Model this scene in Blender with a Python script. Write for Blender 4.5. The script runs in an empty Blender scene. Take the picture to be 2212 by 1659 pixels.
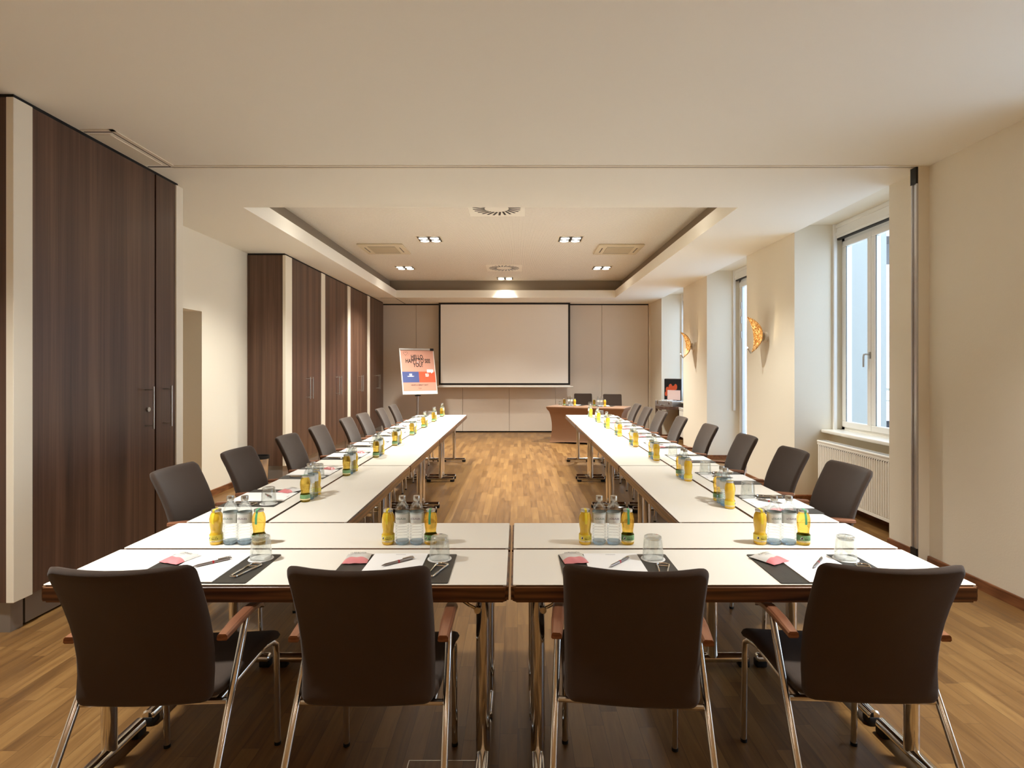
import bpy, bmesh, math, random
from math import sin, cos, pi, radians, sqrt
from mathutils import Vector, Matrix
random.seed(7)
S = bpy.context.scene
COL = S.collection

# ------------------------------------------------------------------ camera, world, lights, exposure
cam_data = bpy.data.cameras.new('camera'); cam = bpy.data.objects.new('camera', cam_data); COL.objects.link(cam)
cam.location = (0, 0, 1.475); cam.rotation_euler = (pi/2, 0, 0)
cam_data.sensor_width = 36.0; cam_data.lens = 1217/2212*36.0
cam_data.shift_x = -12/2212; cam_data.shift_y = -31.5/2212
cam_data.clip_start = 0.05; cam_data.clip_end = 200
S.camera = cam
W = bpy.data.worlds.new('overcast_sky'); S.world = W; W.use_nodes = True
W.node_tree.nodes['Background'].inputs[0].default_value = (0.64, 0.79, 1.0, 1)
W.node_tree.nodes['Background'].inputs[1].default_value = 2.0
S.view_settings.view_transform = 'Standard'; S.view_settings.look = 'None'
S.view_settings.exposure = 1.24; S.view_settings.gamma = 1.0; S.view_settings.use_curve_mapping = False
cy = S.cycles
cy.use_denoising = True
try: cy.denoiser = 'OPENIMAGEDENOISE'
except Exception: pass
cy.max_bounces = 10; cy.diffuse_bounces = 7; cy.glossy_bounces = 4; cy.transmission_bounces = 7; cy.transparent_max_bounces = 16
cy.caustics_reflective = False; cy.caustics_refractive = False
cy.sample_clamp_indirect = 4.0; cy.blur_glossy = 0.5
cy.use_adaptive_sampling = True; cy.adaptive_threshold = 0.02

CEIL, UPCEIL, TAB = 3.01, 3.40, 0.74
LAMP_COL = (0.98, 0.97, 0.90)
NEAR_COL = (0.97, 0.97, 0.93)
def spot(name, loc, watts, angle=112, blend=1.0, r=0.10, col=LAMP_COL):
    d = bpy.data.lights.new(name, 'SPOT'); d.energy = watts; d.spot_size = radians(angle); d.spot_blend = blend
    d.shadow_soft_size = r; d.color = col
    o = bpy.data.objects.new(name, d); COL.objects.link(o); o.location = loc
    return o
# lamp positions: recessed quad lights in the tray (z UPCEIL) and round lights of the near ceiling bay (z CEIL)
TRAY_LAMPS = [(-1.297, 8.31), (0.778, 8.31), (-2.126, 10.65), (1.593, 10.65), (-0.264, 11.89), (-2.126, 6.35), (1.593, 6.35), (-0.264, 5.62)]
NEAR_LAMPS = [(-2.15, 1.95), (2.15, 1.95)]
REAR_FILL_LAMPS = [(-1.6, -2.4), (1.6, -2.4)]  # unseen lamps added behind the viewpoint to brighten the near ceiling
for i, (x, y) in enumerate(TRAY_LAMPS):
    spot('tray_lamp_light', (x, y, UPCEIL-0.05), [265, 265, 340, 340, 120, 235, 220, 95][i], angle=92 if i == 4 else 112)
for i, (x, y) in enumerate(NEAR_LAMPS):
    spot('near_lamp_light', (x, y, CEIL-0.04), 190, col=NEAR_COL)
for x, y in REAR_FILL_LAMPS:
    spot('rear_fill_light', (x, y, CEIL-0.04), 680, angle=74, col=NEAR_COL)

# ------------------------------------------------------------------ materials
def lin(c):
    return tuple(((v/255)/12.92 if v/255 <= 0.04045 else ((v/255+0.055)/1.055)**2.4) for v in c)
def mat(name, rgb, rough=0.6, metal=0.0, spec=0.5, coat=0.0, noise=None, bump=None, srgb=True, trans=0, ior=1.45, sheen=0):
    m = bpy.data.materials.new(name); m.use_nodes = True
    nt = m.node_tree; b = nt.nodes['Principled BSDF']
    c = lin(rgb) if srgb else rgb
    b.inputs['Base Color'].default_value = (*c, 1); b.inputs['Roughness'].default_value = rough
    b.inputs['Metallic'].default_value = metal; b.inputs['Specular IOR Level'].default_value = spec
    b.inputs['Coat Weight'].default_value = coat; b.inputs['Coat Roughness'].default_value = 0.1
    b.inputs['Transmission Weight'].default_value = trans; b.inputs['IOR'].default_value = ior
    b.inputs['Sheen Weight'].default_value = sheen
    if noise or bump:
        tc = nt.nodes.new('ShaderNodeTexCoord')
    if noise:
        sc, amt = noise
        n = nt.nodes.new('ShaderNodeTexNoise'); n.inputs['Scale'].default_value = sc; n.inputs['Detail'].default_value = 4
        nt.links.new(tc.outputs['Object'], n.inputs['Vector'])
        mx = nt.nodes.new('ShaderNodeMix'); mx.data_type = 'RGBA'
        mx.inputs[6].default_value = (*[v*(1-amt) for v in c], 1); mx.inputs[7].default_value = (*[min(1, v*(1+amt)) for v in c], 1)
        nt.links.new(n.outputs[0], mx.inputs[0]); nt.links.new(mx.outputs[2], b.inputs['Base Color'])
    if bump:
        sc, st = bump
        n2 = nt.nodes.new('ShaderNodeTexNoise'); n2.inputs['Scale'].default_value = sc; n2.inputs['Detail'].default_value = 3
        nt.links.new(tc.outputs['Object'], n2.inputs['Vector'])
        bp = nt.nodes.new('ShaderNodeBump'); bp.inputs['Strength'].default_value = st; bp.inputs['Distance'].default_value = 0.002
        nt.links.new(n2.outputs[0], bp.inputs['Height']); nt.links.new(bp.outputs[0], b.inputs['Normal'])
    return m

def N(nt, typ, **kw):
    n = nt.nodes.new(typ)
    for k, v in kw.items(): setattr(n, k, v)
    return n
def math_node(nt, op, a, b=None):
    n = nt.nodes.new('ShaderNodeMath'); n.operation = op
    for i, v in enumerate((a, b)):
        if v is None: continue
        if isinstance(v, (int, float)): n.inputs[i].default_value = v
        else: nt.links.new(v, n.inputs[i])
    return n.outputs[0]
def ramp(nt, fac, stops):
    r = nt.nodes.new('ShaderNodeValToRGB'); e = r.color_ramp.elements
    while len(e) < len(stops): e.new(0.5)
    for i, (p, c) in enumerate(stops):
        e[i].position = p; e[i].color = (*c, 1)
    nt.links.new(fac, r.inputs[0]); return r.outputs[0]

def parquet():
    m = bpy.data.materials.new('parquet'); m.use_nodes = True; nt = m.node_tree; b = nt.nodes['Principled BSDF']
    tc = N(nt, 'ShaderNodeTexCoord'); sp = N(nt, 'ShaderNodeSeparateXYZ'); nt.links.new(tc.outputs['Object'], sp.inputs[0])
    x, y = sp.outputs[0], sp.outputs[1]
    xs = math_node(nt, 'DIVIDE', x, 0.0715); row = math_node(nt, 'FLOOR', xs); fx = math_node(nt, 'FRACT', xs)
    wn = N(nt, 'ShaderNodeTexWhiteNoise', noise_dimensions='1D'); nt.links.new(row, wn.inputs['W'])
    ys = math_node(nt, 'ADD', math_node(nt, 'DIVIDE', y, 0.47), math_node(nt, 'MULTIPLY', wn.outputs[0], 7.0))
    colm = math_node(nt, 'FLOOR', ys); fy = math_node(nt, 'FRACT', ys)
    cv = N(nt, 'ShaderNodeCombineXYZ'); nt.links.new(row, cv.inputs[0]); nt.links.new(colm, cv.inputs[1])
    w2 = N(nt, 'ShaderNodeTexWhiteNoise', noise_dimensions='3D'); nt.links.new(cv.outputs[0], w2.inputs['Vector'])
    rnd = w2.outputs[0]
    gv = N(nt, 'ShaderNodeCombineXYZ')
    nt.links.new(math_node(nt, 'ADD', math_node(nt, 'MULTIPLY', x, 34.0), math_node(nt, 'MULTIPLY', rnd, 30.0)), gv.inputs[0])
    nt.links.new(math_node(nt, 'MULTIPLY', y, 2.6), gv.inputs[1]); nt.links.new(math_node(nt, 'MULTIPLY', rnd, 13.0), gv.inputs[2])
    ns = N(nt, 'ShaderNodeTexNoise'); ns.inputs['Scale'].default_value = 1.0; ns.inputs['Detail'].default_value = 6; ns.inputs['Distortion'].default_value = 0.7
    nt.links.new(gv.outputs[0], ns.inputs['Vector'])
    t = math_node(nt, 'ADD', math_node(nt, 'MULTIPLY', rnd, 0.34), math_node(nt, 'MULTIPLY', ns.outputs[0], 0.74))
    c = ramp(nt, t, [(0.18, lin((84, 56, 29))), (0.42, lin((112, 79, 42))), (0.62, lin((128, 93, 52))), (0.90, lin((150, 114, 66)))])
    ex = math_node(nt, 'MINIMUM', fx, math_node(nt, 'SUBTRACT', 1.0, fx)); ey = math_node(nt, 'MINIMUM', fy, math_node(nt, 'SUBTRACT', 1.0, fy))
    seam = math_node(nt, 'MINIMUM', math_node(nt, 'MULTIPLY', ex, 0.0715), math_node(nt, 'MULTIPLY', ey, 0.47))
    sm = math_node(nt, 'LESS_THAN', seam, 0.0009)
    mx = N(nt, 'ShaderNodeMix', data_type='RGBA'); nt.links.new(math_node(nt, 'MULTIPLY', sm, 0.65), mx.inputs[0]); nt.links.new(c, mx.inputs[6])
    mx.inputs[7].default_value = (*lin((58, 36, 20)), 1)
    nt.links.new(mx.outputs[2], b.inputs['Base Color'])
    rg = math_node(nt, 'ADD', math_node(nt, 'MULTIPLY', ns.outputs[0], 0.18), 0.30); nt.links.new(rg, b.inputs['Roughness'])
    bp = N(nt, 'ShaderNodeBump'); bp.inputs['Strength'].default_value = 0.25; bp.inputs['Distance'].default_value = 0.001
    nt.links.new(math_node(nt, 'SUBTRACT', ns.outputs[0], math_node(nt, 'MULTIPLY', sm, 1.0)), bp.inputs['Height']); nt.links.new(bp.outputs[0], b.inputs['Normal'])
    b.inputs['Specular IOR Level'].default_value = 0.4
    return m

def walnut(name, dark, mid, light, rough=0.38):
    """wood veneer with its grain along Z, banding across X+Y"""
    m = bpy.data.materials.new(name); m.use_nodes = True; nt = m.node_tree; b = nt.nodes['Principled BSDF']
    tc = N(nt, 'ShaderNodeTexCoord'); sp = N(nt, 'ShaderNodeSeparateXYZ'); nt.links.new(tc.outputs['Object'], sp.inputs[0])
    h = math_node(nt, 'ADD', sp.outputs[0], sp.outputs[1])
    def tex(kh, kz, det, dist=0.0):
        v = N(nt, 'ShaderNodeCombineXYZ'); nt.links.new(math_node(nt, 'MULTIPLY', h, kh), v.inputs[0]); nt.links.new(math_node(nt, 'MULTIPLY', sp.outputs[2], kz), v.inputs[1])
        n = N(nt, 'ShaderNodeTexNoise'); n.inputs['Scale'].default_value = 1; n.inputs['Detail'].default_value = det; n.inputs['Distortion'].default_value = dist
        nt.links.new(v.outputs[0], n.inputs['Vector']); return n.outputs[0]
    a = tex(9.0, 0.16, 2); f = tex(90.0, 0.9, 5, 0.5); g = tex(28, 0.7, 3, 1.2)
    t = math_node(nt, 'ADD', math_node(nt, 'MULTIPLY', a, 0.58), math_node(nt, 'ADD', math_node(nt, 'MULTIPLY', f, 0.24), math_node(nt, 'MULTIPLY', g, 0.26)))
    c = ramp(nt, t, [(0.30, lin(dark)), (0.52, lin(mid)), (0.74, lin(light))])
    nt.links.new(c, b.inputs['Base Color']); b.inputs['Roughness'].default_value = rough; b.inputs['Specular IOR Level'].default_value = 0.45
    return m
def edge_wood(name, dark, light, axis_scale=(2.2, 40, 30), rough=0.3):
    """stained wood, grain along local X with cathedral figure"""
    m = bpy.data.materials.new(name); m.use_nodes = True; nt = m.node_tree; b = nt.nodes['Principled BSDF']
    tc = N(nt, 'ShaderNodeTexCoord'); mp = N(nt, 'ShaderNodeMapping'); mp.inputs['Scale'].default_value = axis_scale
    nt.links.new(tc.outputs['Object'], mp.inputs[0])
    w = N(nt, 'ShaderNodeTexWave', wave_type='RINGS'); w.inputs['Scale'].default_value = 0.55; w.inputs['Distortion'].default_value = 7; w.inputs['Detail'].default_value = 3
    nt.links.new(mp.outputs[0], w.inputs['Vector'])
    n = N(nt, 'ShaderNodeTexNoise'); n.inputs['Scale'].default_value = 1.4; n.inputs['Detail'].default_value = 6; nt.links.new(mp.outputs[0], n.inputs['Vector'])
    t = math_node(nt, 'ADD', math_node(nt, 'MULTIPLY', w.outputs[1], 0.35), math_node(nt, 'MULTIPLY', n.outputs[0], 0.65))
    c = ramp(nt, t, [(0.25, lin(dark)), (0.75, lin(light))])
    nt.links.new(c, b.inputs['Base Color']); b.inputs['Roughness'].default_value = rough
    return m
def perforated(name, rgb, hole, pitch=0.016):
    m = bpy.data.materials.new(name); m.use_nodes = True; nt = m.node_tree; b = nt.nodes['Principled BSDF']
    tc = N(nt, 'ShaderNodeTexCoord'); sp = N(nt, 'ShaderNodeSeparateXYZ'); nt.links.new(tc.outputs['Object'], sp.inputs[0])
    def cell(o): return math_node(nt, 'SUBTRACT', math_node(nt, 'FRACT', math_node(nt, 'DIVIDE', o, pitch)), 0.5)
    cx, cy_ = cell(sp.outputs[0]), cell(sp.outputs[1])
    d = math_node(nt, 'SQRT', math_node(nt, 'ADD', math_node(nt, 'MULTIPLY', cx, cx), math_node(nt, 'MULTIPLY', cy_, cy_)))
    k = math_node(nt, 'LESS_THAN', d, 0.27)
    mx = N(nt, 'ShaderNodeMix', data_type='RGBA'); nt.links.new(k, mx.inputs[0]); mx.inputs[6].default_value = (*lin(rgb), 1); mx.inputs[7].default_value = (*lin(hole), 1)
    nt.links.new(mx.outputs[2], b.inputs['Base Color']); b.inputs['Roughness'].default_value = 0.8
    return m
def thin_glass(name, tint=(1, 1, 1), base=0.06, rough=0.0):
    """thin clear glass: see-through with a fresnel reflection"""
    m = bpy.data.materials.new(name); m.use_nodes = True; nt = m.node_tree
    nt.nodes.remove(nt.nodes['Principled BSDF']); out = nt.nodes['Material Output']
    t = N(nt, 'ShaderNodeBsdfTransparent'); t.inputs[0].default_value = (*tint, 1)
    g = N(nt, 'ShaderNodeBsdfGlossy'); g.inputs['Roughness'].default_value = rough
    lw = N(nt, 'ShaderNodeLayerWeight'); lw.inputs[0].default_value = 0.35
    f = math_node(nt, 'ADD', math_node(nt, 'MULTIPLY', math_node(nt, 'POWER', lw.outputs['Facing'], 3.0), 0.75), base)
    mx = N(nt, 'ShaderNodeMixShader'); nt.links.new(f, mx.inputs[0]); nt.links.new(t.outputs[0], mx.inputs[1]); nt.links.new(g.outputs[0], mx.inputs[2])
    nt.links.new(mx.outputs[0], out.inputs[0]); return m
def full_glass(name, tint, ior, clear=0.45, col2=(1, 1, 1)):
    """liquid-filled bottle: refracting body that lets part of the light straight through"""
    m = bpy.data.materials.new(name); m.use_nodes = True; nt = m.node_tree
    nt.nodes.remove(nt.nodes['Principled BSDF']); out = nt.nodes['Material Output']
    t = N(nt, 'ShaderNodeBsdfTransparent'); t.inputs[0].default_value = (*col2, 1)
    g = N(nt, 'ShaderNodeBsdfGlass'); g.inputs['Color'].default_value = (*tint, 1); g.inputs['IOR'].default_value = ior; g.inputs['Roughness'].default_value = 0.0
    mx = N(nt, 'ShaderNodeMixShader'); mx.inputs[0].default_value = 1-clear
    nt.links.new(t.outputs[0], mx.inputs[1]); nt.links.new(g.outputs[0], mx.inputs[2]); nt.links.new(mx.outputs[0], out.inputs[0]); return m
def emit(name, rgb, st):
    m = bpy.data.materials.new(name); m.use_nodes = True; nt = m.node_tree
    nt.nodes.remove(nt.nodes['Principled BSDF']); e = N(nt, 'ShaderNodeEmission'); e.inputs[0].default_value = (*rgb, 1); e.inputs[1].default_value = st
    nt.links.new(e.outputs[0], nt.nodes['Material Output'].inputs[0]); return m
def gold_leaf():
    m = bpy.data.materials.new('crackled_gold_glass'); m.use_nodes = True; nt = m.node_tree; b = nt.nodes['Principled BSDF']
    tc = N(nt, 'ShaderNodeTexCoord'); n = N(nt, 'ShaderNodeTexNoise'); n.inputs['Scale'].default_value = 42; n.inputs['Detail'].default_value = 5; n.inputs['Distortion'].default_value = 1.5
    nt.links.new(tc.outputs['Object'], n.inputs['Vector'])
    c = ramp(nt, n.outputs[0], [(0.38, lin((120, 74, 30))), (0.50, lin((196, 138, 66))), (0.60, lin((250, 220, 160)))])
    nt.links.new(c, b.inputs['Base Color']); b.inputs['Roughness'].default_value = 0.3; b.inputs['Metallic'].default_value = 0.45
    nt.links.new(c, b.inputs['Emission Color']); b.inputs['Emission Strength'].default_value = 0.04
    bp = N(nt, 'ShaderNodeBump'); bp.inputs['Strength'].default_value = 0.8; bp.inputs['Distance'].default_value = 0.006
    nt.links.new(n.outputs[0], bp.inputs['Height']); nt.links.new(bp.outputs[0], b.inputs['Normal'])
    return m

M = dict(
    wall=mat('wall_paint', (236, 228, 210), 0.85, bump=(90, 0.25), noise=(1.2, 0.02)),
    ceiling=mat('ceiling_paint', (244, 240, 228), 0.9),
    upper=perforated('perforated_plaster', (244, 239, 228), (168, 158, 144)),
    cove=mat('cove_shade', (150, 136, 118), 0.9),  # darker than the ceiling: shade behind the lip put into the colour
    cream=mat('cream_lacquer', (233, 224, 205), 0.45),
    panel=mat('partition_laminate', (226, 213, 197), 0.6, noise=(3, 0.02)),
    dark=mat('black_gap', (20, 18, 16), 0.7),
    floor=parquet(),
    walnut=walnut('walnut_veneer', (48, 31, 23), (84, 59, 45), (116, 86, 67)),
    skirting=edge_wood('skirting_wood', (104, 62, 36), (140, 90, 56), (30, 2.2, 30)),
    edge=edge_wood('stained_beech_edge', (52, 30, 17), (128, 85, 52)),
    arm=edge_wood('armrest_beech', (118, 74, 52), (150, 102, 74), (40, 3, 40), 0.28),
    laminate=mat('cream_laminate', (240, 235, 224), 0.42, spec=0.4),
    chrome=mat('chrome', (225, 222, 216), 0.10, 1.0),
    steel=mat('brushed_steel', (190, 186, 178), 0.32, 1.0),
    plinth=mat('grey_plinth_laminate', (150, 145, 140), 0.35, 0.6),
    black=mat('black_plastic', (16, 15, 15), 0.45),
    rubber=mat('black_rubber', (14, 13, 13), 0.7),
    fabric=mat('brown_wool_fabric', (72, 59, 50), 0.95, spec=0.2, bump=(900, 0.5), noise=(600, 0.12), sheen=0.15),
    mat=mat('dark_leatherette', (58, 55, 50), 0.42, bump=(400, 0.3)),
    paper=mat('white_paper', (250, 249, 247), 0.8),
    print=mat('dark_print', (38, 30, 30), 0.7),
    grey_print=mat('grey_print', (120, 116, 114), 0.7),
    water=full_glass('water_bottle_glass', (0.93, 0.975, 1.0), 1.33, 0.74, (0.97, 0.99, 1.0)),
    base_glass=full_glass('blue_bottle_base', (0.72, 0.86, 0.98), 1.45, 0.55, (0.78, 0.88, 0.98)),
    label=mat('bottle_label', (228, 230, 226), 0.5),
    labeledge=mat('label_grey_green_edge', (188, 198, 193), 0.5),
    green_print=mat('green_print', (70, 112, 92), 0.6),
    purple_print=mat('purple_print', (96, 52, 96), 0.6),
    juice=mat('yellow_juice', (232, 190, 52), 0.12, coat=0.6, noise=(60, 0.06)),
    apple=full_glass('apple_juice_glass', (1.0, 0.80, 0.30), 1.34, 0.5, (0.99, 0.84, 0.42)),
    lid=mat('silver_lid', (196, 192, 184), 0.28, 0.9),
    ystrip=mat('yellow_strip', (246, 224, 60), 0.45),
    gstrip=mat('green_strip', (92, 176, 128), 0.45),
    ylabel=mat('yellow_label', (242, 222, 84), 0.5),
    glabel=mat('green_label', (128, 172, 118), 0.5),
    clabel=mat('cream_label', (240, 222, 170), 0.5),
    tumbler=thin_glass('tumbler_glass', (0.94, 0.95, 0.94), 0.09),
    window_glass=thin_glass('window_glass', (0.95, 0.98, 1.0), 0.04),
    coaster=mat('white_coaster', (246, 244, 240), 0.7),
    sachet=mat('sachet_silver_white', (224, 222, 218), 0.3, coat=0.4, bump=(60, 0.6)),
    pink=mat('sachet_pink', (226, 138, 142), 0.35, coat=0.4),
    cardpink=mat('pale_card', (232, 205, 200), 0.7),
    red=mat('red_clip', (190, 30, 40), 0.4),
    pen=mat('pen_grey_metal', (150, 142, 138), 0.3, 0.8),
    upvc=mat('white_window_frame', (240, 238, 232), 0.35),
    rad=mat('radiator_enamel', (238, 234, 224), 0.35),
    sillm=mat('window_sill_stone', (240, 236, 226), 0.25),
    screen=mat('screen_canvas', (248, 244, 236), 0.7),
    border=mat('screen_black_border', (26, 20, 16), 0.6),
    whitep=mat('white_plastic', (238, 236, 230), 0.4),
    acp=mat('cassette_plastic', (222, 210, 182), 0.5),
    acg=mat('cassette_grille', (196, 182, 152), 0.6, bump=(300, 0.5)),
    poster=mat('poster_salmon', (206, 150, 128), 0.6),
    posterblue=mat('poster_blue', (74, 86, 138), 0.6),
    posterorange=mat('poster_orange', (206, 88, 54), 0.6),
    cloth=mat('brown_stretch_cloth', (138, 99, 68), 0.7, sheen=0.3, bump=(500, 0.2)),
    alu=mat('aluminium', (205, 205, 205), 0.3, 0.85, noise=(20, 0.05)),
    foam=mat('black_foam', (28, 27, 28), 0.9, bump=(60, 1.0)),
    gold=gold_leaf(),
    lens=emit('lamp_lens', (1.0, 0.90, 0.74), 9.0),
    bulb=emit('halogen_capsule', (1.0, 0.84, 0.60), 6.0),
    can=mat('lamp_housing', (92, 82, 68), 0.4, 0.5),
    outwall=mat('outside_render', (158, 158, 152), 0.8),
    outfloor=mat('balcony_tiles', (222, 220, 214), 0.7),
    outdark=mat('balcony_ceiling_boards', (74, 68, 66), 0.7),
    chairout=mat('dark_wicker', (50, 52, 62), 0.8),
)

# ------------------------------------------------------------------ mesh builder
class MB:
    def __init__(s): s.v = []; s.f = []
    def add(s, vs, fs, xf=None):
        o = len(s.v)
        s.v += [tuple((xf @ Vector(v)) if xf is not None else v) for v in vs]
        s.f += [tuple(i+o for i in f) for f in fs]; return s
    def box(s, x0, x1, y0, y1, z0, z1, xf=None):
        vs = [(x, y, z) for x in (x0, x1) for y in (y0, y1) for z in (z0, z1)]
        fs = [(0, 1, 3, 2), (4, 6, 7, 5), (0, 4, 5, 1), (2, 3, 7, 6), (0, 2, 6, 4), (1, 5, 7, 3)]
        return s.add(vs, fs, xf)
    def rbox(s, x0, x1, y0, y1, z0, z1, r=0.004, seg=2, xf=None):
        bm = bmesh.new(); bmesh.ops.create_cube(bm, size=1)
        for v in bm.verts: v.co = Vector(((x0+x1)/2+v.co.x*(x1-x0), (y0+y1)/2+v.co.y*(y1-y0), (z0+z1)/2+v.co.z*(z1-z0)))
        bmesh.ops.bevel(bm, geom=bm.edges[:], offset=r, segments=seg, affect='EDGES', profile=0.5)
        bm.verts.index_update()
        s.add([tuple(v.co) for v in bm.verts], [tuple(v.index for v in f.verts) for f in bm.faces], xf); bm.free(); return s
    def lathe(s, prof, n=24, c=(0, 0, 0), cap0=True, cap1=True, xf=None):
        vs = []; fs = []
        for (r, z) in prof:
            for k in range(n):
                a = 2*pi*k/n; vs.append((c[0]+r*cos(a), c[1]+r*sin(a), c[2]+z))
        for i in range(len(prof)-1):
            for k in range(n):
                k2 = (k+1) % n; fs.append((i*n+k, i*n+k2, (i+1)*n+k2, (i+1)*n+k))
        if cap0: fs.append(tuple(range(n-1, -1, -1)))
        if cap1: fs.append(tuple((len(prof)-1)*n+k for k in range(n)))
        return s.add(vs, fs, xf)
    def tube(s, pts, r, n=12, closed=False, flat=1.0):
        P = [Vector(p) for p in pts]; m = len(P); vs = []; fs = []
        up = None
        for i, p in enumerate(P):
            if closed: t = (P[(i+1) % m]-P[i-1]).normalized()
            else: t = (P[min(i+1, m-1)]-P[max(i-1, 0)]).normalized()
            if up is None:
                up = Vector((0, 0, 1)) if abs(t.z) < 0.9 else Vector((1, 0, 0))
            a = t.cross(up)
            if a.length < 1e-4: a = t.cross(Vector((0, 1, 0)))
            a.normalize(); b = a.cross(t).normalized(); up = b
            rr = r[i] if isinstance(r, (list, tuple)) else r
            for k in range(n):
                q = 2*pi*k/n; vs.append(tuple(p+a*cos(q)*rr+b*sin(q)*rr*flat))
        for i in range(m if closed else m-1):
            j = (i+1) % m
            for k in range(n):
                k2 = (k+1) % n; fs.append((i*n+k, j*n+k, j*n+k2, i*n+k2))
        if not closed:
            fs.append(tuple(range(n-1, -1, -1))[::-1]); fs.append(tuple((m-1)*n+k for k in range(n))[::-1])
        return s.add(vs, fs)
    def cyl(s, p0, p1, r, n=16): return s.tube([p0, p1], r, n)
    def prism(s, poly, z0, z1, xf=None):
        n = len(poly); vs = [(x, y, z0) for x, y in poly]+[(x, y, z1) for x, y in poly]
        fs = [tuple(range(n-1, -1, -1)), tuple(range(n, 2*n))]+[(i, (i+1) % n, n+(i+1) % n, n+i) for i in range(n)]
        return s.add(vs, fs, xf)
    def build(s, name, material, parent=None, ang=35, fix=True):
        me = bpy.data.meshes.new(name); me.from_pydata(s.v, [], s.f); me.update()
        if fix:
            bm = bmesh.new(); bm.from_mesh(me); bmesh.ops.recalc_face_normals(bm, faces=bm.faces); bm.to_mesh(me); bm.free()
        me.polygons.foreach_set('use_smooth', [True]*len(me.polygons))
        me.set_sharp_from_angle(angle=radians(ang))
        me.materials.append(M[material] if isinstance(material, str) else material)
        o = bpy.data.objects.new(name, me); COL.objects.link(o)
        if parent is not None: o.parent = parent
        return o
def rrect(hx, hy, r, n=6, cx=0, cy=0):
    pts = []
    for (sx, sy, a0) in ((1, 1, 0), (-1, 1, pi/2), (-1, -1, pi), (1, -1, 3*pi/2)):
        for k in range(n+1):
            a = a0+pi/2*k/n; pts.append((cx+sx*(hx-r)+r*cos(a), cy+sy*(hy-r)+r*sin(a)))
    return pts

def tag(o, label, cat, group=None):
    o['label'] = label; o['category'] = cat
    if group: o['group'] = group
    return o
def thing(name, label, cat, loc=(0, 0, 0), rz=0.0, group=None):
    o = bpy.data.objects.new(name, None); COL.objects.link(o); o.empty_display_size = 0.05
    o.location = loc; o.rotation_euler = (0, 0, rz); return tag(o, label, cat, group)
def struct(o):
    o['kind'] = 'structure'; return o
def sbox(name, material, boxes, parent=None):
    b = MB()
    for q in boxes: b.box(*q)
    o = b.build(name, material, parent)
    return struct(o) if parent is None else o
KIDS = {}
def copy_tree(o, parent=None):
    c = o.copy(); COL.objects.link(c)
    if parent is not None: c.parent = parent
    for ch in [k for k in ALLKIDS(o)]: copy_tree(ch, c)
    return c
def ALLKIDS(o):
    if o.name not in KIDS: KIDS[o.name] = list(o.children)
    return KIDS[o.name]
def place(proto, loc, rz, label, group=None, tilt=None):
    """first use moves the built thing itself, later uses copy it with its parts"""
    if proto.get('_used'): o = copy_tree(proto)
    else: o = proto; ALLKIDS(o); [ALLKIDS(c) for c in o.children]; proto['_used'] = 1
    o.location = loc; o.rotation_euler = (0, 0, rz); o['label'] = label
    if group: o['group'] = group
    return o

_TX = {}
def text_geo(s, size, bold=0.0, sx=1.0, align='CENTER'):
    key = (s, size, bold, sx, align)
    if key in _TX: return _TX[key]
    cu = bpy.data.curves.new('lettering', 'FONT'); cu.body = s; cu.size = size; cu.align_x = align; cu.offset = bold; cu.resolution_u = 4
    ob = bpy.data.objects.new('lettering', cu); COL.objects.link(ob)
    dg = bpy.context.evaluated_depsgraph_get(); me = bpy.data.meshes.new_from_object(ob.evaluated_get(dg))
    vs = [(v.co.x*sx, v.co.y) for v in me.vertices]; fs = [tuple(p.vertices) for p in me.polygons]
    bpy.data.objects.remove(ob); bpy.data.curves.remove(cu); bpy.data.meshes.remove(me)
    _TX[key] = (vs, fs); return vs, fs
def text_on_cyl(b, s, size, r, z, ang0=-pi/2, bold=0, sx=1.0, align='CENTER', arch=0.0):
    vs, fs = text_geo(s, size, bold, sx, align)
    out = []
    for x, y in vs:
        a = ang0+x/r; out.append((r*cos(a), r*sin(a), z+y-arch*(x/r)**2))
    b.add(out, fs); return b
def cyl_patch(b, r, a0, a1, z0, z1, n=12):
    vs = []; fs = []
    for k in range(n+1):
        a = a0+(a1-a0)*k/n
        vs += [(r*cos(a), r*sin(a), z0), (r*cos(a), r*sin(a), z1)]
    for k in range(n): fs.append((2*k, 2*k+2, 2*k+3, 2*k+1))
    b.add(vs, fs); return b

# ------------------------------------------------------------------ the room shell
XR, XL, YB, YN = 3.107, -3.57, 13.2, -6.0
sbox('floor', 'floor', [(XL-0.3, XR+0.8, YN-0.2, YB+0.4, -0.1, 0)])
TX0, TX1, TY0, TY1, LIP = -2.60, 2.09, 5.34, 12.05, 3.17
c = sbox('ceiling', 'ceiling', [
    (XL-0.2, XR, YN-0.1, TY0, CEIL, LIP), (XL-0.2, XR, TY1, YB+0.3, CEIL, LIP),
    (XL-0.2, TX0, TY0, TY1, CEIL, LIP), (TX1, XR, TY0, TY1, CEIL, LIP)])
G = 0.17
sbox('ceiling_tray', 'upper', [(TX0-G, TX1+G, TY0-G, TY1+G, UPCEIL, UPCEIL+0.05)], c)
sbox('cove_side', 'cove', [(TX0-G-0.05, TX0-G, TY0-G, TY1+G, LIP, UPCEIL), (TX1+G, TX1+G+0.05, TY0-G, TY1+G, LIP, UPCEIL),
    (TX0-G, TX1+G, TY0-G-0.05, TY0-G, LIP, UPCEIL), (TX0-G, TX1+G, TY1+G, TY1+G+0.05, LIP, UPCEIL)], c)
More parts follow.
